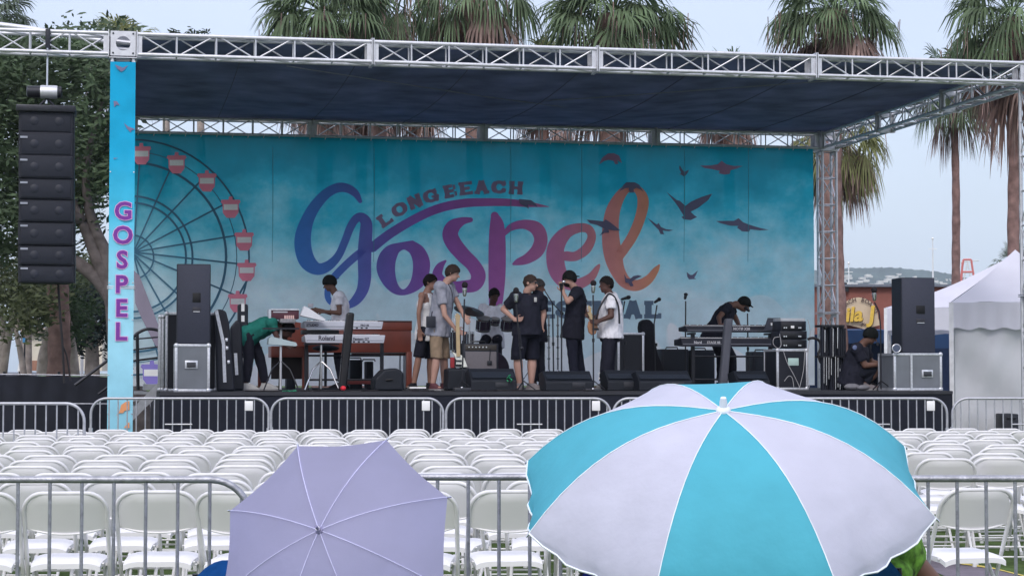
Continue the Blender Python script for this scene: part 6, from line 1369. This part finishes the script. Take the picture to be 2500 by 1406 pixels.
    if feet:
        for s in 'LR':
            if 'an'+s in Q:
                m = MB(); a = Q['an'+s].copy(); to = Q['to'+s]; d = (to-a); d.z = 0; d.normalize(); sd_ = d.cross(Vector((0,0,1))); c = Vector((a.x, a.y, FL))+d*.055
                loft(m, [(c+Vector((0,0,.002)), sd_*.048, d*.145), (c+Vector((0,0,.04)), sd_*.047, d*.142), (c+d*-.02+Vector((0,0,.07)), sd_*.042, d*.10), (c+d*-.06+Vector((0,0,.105)), sd_*.038, d*.055)]); sh = build('shoe', m, shoes, t)
                m = MB(); loft(m, [(c+Vector((0,0,.001)), sd_*.051, d*.149), (c+Vector((0,0,.022)), sd_*.051, d*.149)]); build('sole', m, M('sole', (.30,.30,.31), .7) if shoes.name != 'cloth_shoe_black' else M('sole_dark', (.06,.06,.07), .7), sh)
    # hair
    def shell(k, cut, back=0, side=0):
        mb = MB(); n, K = 20, 12; vs = []
        for j in range(K+1):
            for i in range(n):
                th = math.pi*.5*j/K*1.25; ph = 2*math.pi*i/n; x = math.cos(ph); y = math.sin(ph); lim = (1 - cut*max(0, y) + back*max(0, -y)); th *= lim
                p = hd + hu*(.02*H) + hs*(.074*H*k*math.sin(th)*x) + fd*(.094*H*k*math.sin(th)*y) + hu*(.096*H*k*math.cos(th)); jt = rnd.uniform(-.0045, .006) if (k < 1.14 and j > 0) else 0; vs.append(p + (p-hd).normalized()*jt)
        mb.add(vs, [(j*n+i, j*n+(i+1) % n, (j+1)*n+(i+1) % n, (j+1)*n+i) for j in range(K) for i in range(n)], True); return mb
    if hair: hm, k = hair; ho_ = build('hair', shell(k, .36, .32), hm, t); md_ = ho_.modifiers.new('s', 'SOLIDIFY'); md_.thickness = .006; md_.offset = -1
    if cap:
        cm, brim = cap; co_ = build('cap', shell(1.15, .18, .12), cm, t); md_ = co_.modifiers.new('s', 'SOLIDIFY'); md_.thickness = .006; md_.offset = -1
        bd_ = fd*brim; m = MB(); c = hd + hu*.045*H + bd_*.085*H; vs = []
        for i in range(13): a = math.pi*i/12; vs.append(c + hs*(.07*math.cos(a)) + bd_*(.075*math.sin(a)) - hu*(.012*math.sin(a)))
        m.prism(vs, -hu*.006); build('brim', m, cm, co_)
        m = MB(); m.ell(hd + hu*.13*H, .008, .008, .006, nu=8, nv=5); build('button', m, cm, co_)
    for s_ in (-1, 1):
        m = MB(); m.ell(hd + fd*(.086*H) + hs*(.030*s_*H) + hu*(.012*H), .012, .006, .006, A, 8, 6); build('eye', m, M('eye_dark', (.03,.02,.02), .3), t)
        m = MB(); m.box((0,0,0), (0,0,0)) if 0 else m.obox(hd + fd*(.089*H) + hs*(.030*s_*H) + hu*(.030*H), hs*.016, fd*.004, hu*.003); build('eyebrow', m, M('brow', (.02,.015,.012), .8), t)
    m = MB(); m.obox(hd + fd*(.088*H) - hu*(.052*H), hs*.022, fd*.005, hu*.0045); build('mouth', m, M('lips', (.16,.06,.055), .5), t)
    if beard: m = MB(); m.ell(hd - hu*.070*H + fd*.045*H, .052*H, .055*H, .042*H, A, 14, 9); build('beard', m, beard, t)
    for kind in extras:
        if kind == 'sunglasses':
            gl = M('lens_black', (.008,.008,.01), .1, 0, 0, 1, 0, 1, .6); m = MB()
            for s_ in (-1, 1): m.ell(hd + fd*(.096*H) + hs*(.032*s_*H) + hu*(.012*H), .027, .008, .018, A, 12, 8); m.obox(hd + fd*(.045*H) + hs*(.079*s_*H) + hu*(.018*H), hs*.003, fd*.055, hu*.004)
            build('sunglasses', m, gl, t)
        if kind == 'glasses':
            m = MB()
            for s_ in (-1, 1): c = hd + fd*(.100*H) + hs*(.031*s_*H) + hu*(.010*H); m.tube([c + hs*(.023*math.cos(q*math.pi/6)) + hu*(.017*math.sin(q*math.pi/6)) for q in range(12)], .0025, 5, closed=True); m.tube([c+hs*s_*.024, hd + hs*(.08*s_*H) + hu*.015], .0022, 4)
            build('glasses', m, stl(), t)
        if kind == 'collar': m = MB(); m.tube([shc+up*.05 + side_s*(.075*math.cos(q*math.pi/8)) + f_s*(.07*math.sin(q*math.pi/8)) for q in range(16)], .012, 6, closed=True); build('collar', m, top, t)
    return t, Q
blackc, wtee = cloth('black', (.018,.019,.03)), cloth('white_tee', (.74,.74,.80)); sh_b = cloth('shoe_black', (.02,.02,.025)); sh_w = cloth('shoe_white', (.5,.5,.5)); sh_r = cloth('shoe_maroon', (.12,.05,.06)); sh_g = cloth('shoe_grey', (.2,.18,.19))
hblk = M('hair_black', (.012,.01,.01), .8, 0, .3, 60, .5, 90, .1); hbr = M('hair_brown', (.035,.022,.018), .7, 0, .3, 60, .5, 90, .2)
s_dark, s_brown, s_tan, s_light = skin('dark', (.085,.042,.034)), skin('brown', (.15,.08,.06)), skin('tan', (.30,.165,.125)), skin('light', (.42,.25,.20)); navy = cloth('navy', (.018,.02,.035)); bcap = cloth('cap_black', (.012,.014,.014))
# A keyboard player in white, backwards cap
person('keyboard player in white tee and backwards dark cap behind the white keyboards', 4.2, dict(head=(806,692,0), neck=(818,716,0), shL=(826,724,-.17), shR=(830,724,.17), elL=(829,764,-.24), elR=(808,764,.2), wrL=(790,760,-.2), wrR=(782,758,.1), haL=(765,756,-.2), haR=(768,757,.1),
    hiL=(832,798,-.09), hiR=(834,798,.09), knL=(826,872,-.1), knR=(832,872,.1), anL=(834,935,-.1), anR=(838,935,.1), toL=(818,940,-.1), toR=(822,940,.1)), (-1,-.15,-.35), s_brown, wtee, blackc, sh_b, (hblk, 1.04), 1.0, cap=(bcap, -1))
# B bent man in green
t, Q = person('man in green shirt bent right over beside the keyboards', 2.7, dict(head=(700,806,0), neck=(680,795,0), shL=(662,789,-.17), shR=(664,789,.17), elL=(676,822,-.2), elR=(690,815,.2), wrL=(690,836,-.2), wrR=(700,835,.15), haL=(700,842,-.2), haR=(712,840,.15),
    hiL=(604,818,-.09), hiR=(610,816,.09), knL=(607,876,-.1), knR=(634,874,.1), anL=(600,935,-.1), anR=(648,938,.12), toL=(615,940,-.12), toR=(662,942,.12)), (.75,-.1,-.75), s_dark, cloth('green', (.02,.16,.13)), blackc, sh_w, (hblk, 1.1), 1.05, sleeve=.6, hemline=.02)
# C tank top man
t, Q = person('man in white tank top and black shorts looking right past his neighbour', 2.9, dict(head=(1050,690,0), neck=(1045,708,0), shL=(1030,722,-.17), shR=(1050,722,.16), elL=(1022,765,-.24), elR=(1060,762,.2), wrL=(1024,806,-.22), wrR=(1066,800,.12), haL=(1026,824,-.2), haR=(1068,815,.1),
    hiL=(1034,806,-.1), hiR=(1044,806,.1), knL=(1022,872,-.12), knR=(1050,874,.1), anL=(1010,930,-.12), anR=(1050,930,.12), toL=(1000,938,-.2), toR=(1066,940,.05)), (.9,-.45,-.1), s_tan, cloth('tank_white', (.78,.78,.80)), blackc, sh_b, (hblk, 1.08), .92, sleeve=0, leg=.5, extras=('glasses',), top_name='tank_top', bottom_name='shorts')
# D grey tee, khaki shorts
t, Q = person('man in grey tee and khaki cargo shorts gesturing beside the white guitar', 2.3, dict(head=(1104,668,0), neck=(1090,688,0), shL=(1074,701,-.17), shR=(1096,700,.15), elL=(1086,770,-.26), elR=(1119,744,.12), wrL=(1112,803,-.30), wrR=(1132,770,0), haL=(1130,814,-.3), haR=(1139,780,-.05),
    hiL=(1064,797,-.09), hiR=(1078,797,.09), knL=(1066,872,-.12), knR=(1084,872,.1), anL=(1057,936,-.13), anR=(1084,934,.12), toL=(1070,945,-.25), toR=(1108,943,0)), (.93,-.35,-.22), s_light, cloth('grey_tee', (.29,.30,.36)), cloth('khaki', (.27,.20,.14)), sh_r, (hbr, 1.13), 1.08, sleeve=.62, leg=.52, hemline=.04, bottom_name='cargo_shorts')
m = MB(); c = P(1052, 784, 2.1); m.box((c.x-.07, 2.03, c.z-.09), (c.x+.06, 2.1, c.z+.07), .012); m.tube([(c.x, 2.06, c.z+.06), (c.x+.02, 2.1, c.z+.14)], .008, 5); build('radio_pouch', m, blk(), t)
m = MB(); m.tube(spline([tuple(P(x, y, 2.05)) for x, y in ((1094, 693), (1103, 712), (1106, 740), (1103, 765))], 4), .006, 5); build('lanyard', m, stl(), t)
# E drummer
person('drummer in white tee seated behind the toms', 5.6, dict(head=(1206,722,-.05), neck=(1203,742,0), shL=(1180,752,-.02), shR=(1223,754,.02), elL=(1170,788,-.05), elR=(1236,786,0), wrL=(1184,796,-.3), wrR=(1240,790,-.3), haL=(1192,792,-.42), haR=(1246,784,-.42),
    hiL=(1190,826,0), hiR=(1214,826,0), knL=(1180,836,-.42), knR=(1214,832,-.42), anL=(1182,910,-.45), anR=(1218,910,-.45), toL=(1182,915,-.6), toR=(1218,915,-.6)), (.25,-.9,-.35), s_dark, wtee, blackc, sh_b, (hblk, 1.08), 1.0)
m = MB(); c = P(1202, 842, 5.75); m.lathe((c.x, 5.75, c.z-.08), [(.15, 0), (.17, .02), (.17, .06), (.14, .08)], 20); m.tube([(c.x, 5.75, FL+.1), (c.x, 5.75, c.z-.05)], .02, 8)
for k in range(3): a = R_(120*k); m.tube([(c.x, 5.75, FL+.25), (c.x+.22*math.cos(a), 5.75+.22*math.sin(a), FL+.012)], .012, 6)
single('drum_stool', m, blk(), 'round drum stool under the seated drummer', 'stool', (c.x, 5.75, FL))
# F black polo, sunglasses
t, Q = person('stocky man in black polo, long black shorts and sunglasses, hand on hip', 1.75, dict(head=(1294,692,-.02), neck=(1287,712,0), shL=(1259,727,-.06), shR=(1313,725,.10), elL=(1229,755,.06), elR=(1327,765,.16), wrL=(1256,780,-.13), wrR=(1322,798,.1), haL=(1272,780,-.2), haR=(1316,806,.02),
    hiL=(1274,803,-.05), hiR=(1300,803,.06), knL=(1264,868,-.05), knR=(1299,870,.04), anL=(1268,934,-.03), anR=(1297,936,0), toL=(1264,944,-.2), toR=(1320,944,-.08)), (.85,-.5,-.08), s_light, blackc, cloth('shorts_black', (.012,.013,.022)), sh_g, (hbr, 1.05), 1.22, sleeve=.72, leg=.56, extras=('sunglasses', 'collar'), hemline=.0, top_name='polo_shirt', bottom_name='shorts')
m = MB(); q = P(1307, 732, 1.58); m.box((q.x-.02, 1.565, q.z-.03), (q.x+.02, 1.58, q.z+.035), .003); build('chest_logo', m, M('logo_pale', (.4,.4,.4), .7), t)
# G person behind
person('person in black half hidden behind the man in sunglasses', 3.1, dict(head=(1313,702,0), neck=(1310,720,0), shL=(1296,733,-.12), shR=(1324,733,.12), elL=(1300,775,-.15), elR=(1330,772,.1), wrL=(1312,800,-.2), wrR=(1325,800,0), haL=(1318,806,-.3), haR=(1320,810,-.1),
    hiL=(1302,810,-.06), hiR=(1316,810,.06), knL=(1302,872,-.06), knR=(1318,872,.06), anL=(1304,936,0), anR=(1322,936,.05), toL=(1310,940,-.2), toR=(1336,940,-.1)), (.85,-.45,-.1), s_brown, blackc, blackc, sh_b, (M('hair_grey', (.05,.045,.045), .9, 0, .4, 60, .5, 90), 1.16), 1.0, sleeve=.7)
# H black polo with mic
t, Q = person('bearded man in black polo and dark jeans speaking into a raised microphone', 2.5, dict(head=(1391,682,0), neck=(1401,701,0), shL=(1408,715,-.17), shR=(1412,714,.17), elL=(1386,737,-.28), elR=(1432,758,.2), wrL=(1374,712,-.2), wrR=(1440,774,0), haL=(1370,694,-.15), haR=(1447,782,-.15),
    hiL=(1396,806,-.09), hiR=(1402,806,.09), knL=(1398,872,-.1), knR=(1412,872,.1), anL=(1404,936,-.1), anR=(1424,936,.12), toL=(1390,940,-.15), toR=(1412,940,.08)), (-1,-.25,-.08), s_light, blackc, navy, sh_b, (hblk, 1.03), 1.06, sleeve=.6, cap=(bcap, -1), extras=('glasses', 'collar'), beard=hblk, hemline=.03, top_name='polo_shirt', bottom_name='jeans')
m = MB(); a, b = P(1369, 708, 2.28), P(1376, 688, 2.30); m.tube([tuple(a), tuple(b)], [.013, .018], 10); e_ = build('x', MB(), stl()) ; bpy.data.objects.remove(e_)
mt_ = thing('handheld_microphone', 'dark microphone held to the mouth of the bearded man', 'microphone', tuple(a), 'S'); build('handle', m, stl(), mt_); m = MB(); m.ell(b, .026, .026, .028, nu=12, nv=8); build('mic_head', m, chrome(), mt_)
# I guitarist in white
t, Q = person('heavy set guitarist in long white tee facing left', 2.1, dict(head=(1481,696,0), neck=(1487,717,0), shL=(1490,730,-.18), shR=(1494,728,.18), elL=(1492,772,-.28), elR=(1470,770,.2), wrL=(1462,784,-.30), wrR=(1446,776,0), haL=(1446,786,-.3), haR=(1438,770,-.08),
    hiL=(1488,812,-.10), hiR=(1492,812,.10), knL=(1482,872,-.12), knR=(1488,874,.1), anL=(1472,936,-.12), anR=(1486,936,.12), toL=(1456,942,-.2), toR=(1470,942,.1)), (-1,-.25,-.02), s_dark, wtee, blackc, cloth('shoe_mixed', (.2,.2,.21)), (hblk, 1.06), 1.2, sleeve=.62, hemline=-.01, headr=1.05, curl=1.0)
m = MB(); m.tube(spline([tuple(P(x, y, 1.84)) for x, y in ((1450, 790), (1462, 755), (1478, 727), (1487, 717), (1500, 725), (1510, 750), (1512, 790))], 5), .014, 6); single('guitar_strap', m, stl(), 'black guitar strap over the shoulder of the man in the white tee', 'strap', tuple(P(1450, 790, 1.84)))
m = MB()
for y in (909, 921): rect(m, 1461, y, 1472, y+4.5, 1.86, .006)
build('ankle_label', m, white(), t)
# J keyboard player right
person('keyboard player in black tee and cap leaning over the black keyboards', 4.3, dict(head=(1815,743,0), neck=(1797,743,0), shL=(1775,752,-.17), shR=(1782,750,.17), elL=(1755,775,-.26), elR=(1800,785,.2), wrL=(1758,794,-.5), wrR=(1806,800,-.3), haL=(1768,797,-.6), haR=(1818,801,-.4),
    hiL=(1742,812,-.09), hiR=(1750,812,.09), knL=(1762,872,-.1), knR=(1786,870,.1), anL=(1758,935,-.1), anR=(1790,935,.1), toL=(1775,938,-.15), toR=(1808,938,.05)), (.85,-.3,-.5), s_brown, blackc, blackc, sh_b, (hblk, 1.03), 1.12, sleeve=.45, cap=(bcap, 1))
# K crouching man
t, Q = person('man in black with dark cap crouching left of the right grey case', 1.5, dict(head=(2124,820,-.05), neck=(2108,838,0), shL=(2092,852,-.18), shR=(2106,848,.17), elL=(2112,892,-.22), elR=(2128,885,.18), wrL=(2146,890,-.25), wrR=(2150,886,.1), haL=(2166,892,-.25), haR=(2168,888,.05),
    hiL=(2080,916,-.10), hiR=(2086,914,.10), knL=(2138,905,-.14), knR=(2146,900,.12), anL=(2112,948,-.14), anR=(2130,948,.14), toL=(2128,955,-.16), toR=(2150,955,.14)), (.85,-.35,-.45), s_brown, blackc, cloth('work_black', (.012,.014,.022)), sh_g, (hblk, 1.05), 1.25, sleeve=.7, cap=(bcap, -1))
m = MB(); q = P(2088, 848, 1.22); m.lathe((q.x, 1.235, q.z), [(.035, 0), (.03, .004)], 16, (X3, Z3, YN3)); build('shoulder_patch', m, M('patch_blue', (.14,.18,.32), .7), t)
m = MB(); q = P(2080, 945, 1.2); m.ell((q.x, 1.2, FL+.05), .12, .08, .05); m.ell((q.x+.15, 1.15, FL+.04), .1, .06, .04); single('gear_bag', m, cloth('grey_bag', (.18,.18,.2)), 'crumpled grey bag at the feet of the crouching man', 'bag', (q.x, 1.2, FL))
q = P(2192, 850, .45); t = thing('round_badge', 'round metal ring badge leaning on top of the right grey case', 'badge', tuple(q), 'S'); m = MB(); m.tube([(q.x + .062*math.cos(a*math.pi/12), .5, q.z + .056*math.sin(a*math.pi/12)) for a in range(24)], .007, 6, closed=True); build('ring', m, edge(), t)
m = MB(); m.lathe((q.x, .5, q.z), [(.055, 0), (.05, .005)], 20, (X3, Z3, YN3)); build('disc', m, M('badge_blue', (.08,.1,.16), .5), t)
# seated spectators under the umbrellas
pn = M('pattern_green', (.10, .22, .03), .9, 0, .9, 22, .3, 20)
bpy.data.materials['pattern_green'].node_tree.nodes['Noise Texture'].inputs['Scale'].default_value = 26
person('seated spectator in green leaf print shirt under the striped umbrella, bare arm showing', 6.5, dict(head=(2085,1235,.12), neck=(2090,1290,.08), shL=(2000,1335,.02), shR=(2190,1335,.02), elL=(1975,1440,.05), elR=(2268,1415,.05), wrL=(2010,1500,.3), wrR=(2330,1475,.3), haL=(2040,1510,.42), haR=(2325,1490,.42),
    hiL=(2030,1530,.02), hiR=(2170,1530,.02), knL=(2000,1560,.45), knR=(2200,1560,.45), anL=(2010,1900,.5), anR=(2190,1900,.5), toL=(2010,1930,.65), toR=(2190,1930,.65)), (0,1,-.05), s_brown, pn, blackc, sh_b, (hblk, 1.1), 1.05, frame='W', feet=False, sleeve=.5)
person('seated spectator hidden behind the lavender umbrella', 6.85, dict(head=(690,1330,0), neck=(690,1385,0), shL=(600,1430,0), shR=(780,1430,0), elL=(570,1560,.03), elR=(810,1560,.03), wrL=(620,1620,.3), wrR=(760,1620,.3), haL=(640,1620,.4), haR=(740,1620,.4),
    hiL=(640,1680,0), hiR=(740,1680,0), knL=(630,1700,.4), knR=(750,1700,.4), anL=(630,1880,.45), anR=(750,1880,.45), toL=(630,1890,.55), toR=(750,1890,.55)), (0,1,0), s_tan, cloth('spectator_blue', (.02,.05,.16)), blackc, sh_b, (hblk, 1.1), .95, frame='W', feet=False, sleeve=.5)

# ================================================================ HAZE
m = MB(); m.box((-1900, -30, -1), (2100, 3350, 215)); hz = build('haze', m, M('x_', (1, 1, 1))); hz.data.materials.clear()
hm_ = bpy.data.materials.new('haze'); hm_.use_nodes = True; n = hm_.node_tree; n.nodes.remove(n.nodes['Principled BSDF']); pv = n.nodes.new('ShaderNodeVolumePrincipled')
pv.inputs['Color'].default_value = (.80, .88, 1, 1); pv.inputs['Density'].default_value = .00016; pv.inputs['Anisotropy'].default_value = .2; n.links.new(pv.outputs[0], n.nodes['Material Output'].inputs['Volume']); hz.data.materials.append(hm_); hz['kind'] = 'stuff'; hz['label'] = 'thin bluish haze in the air over the distant hills'
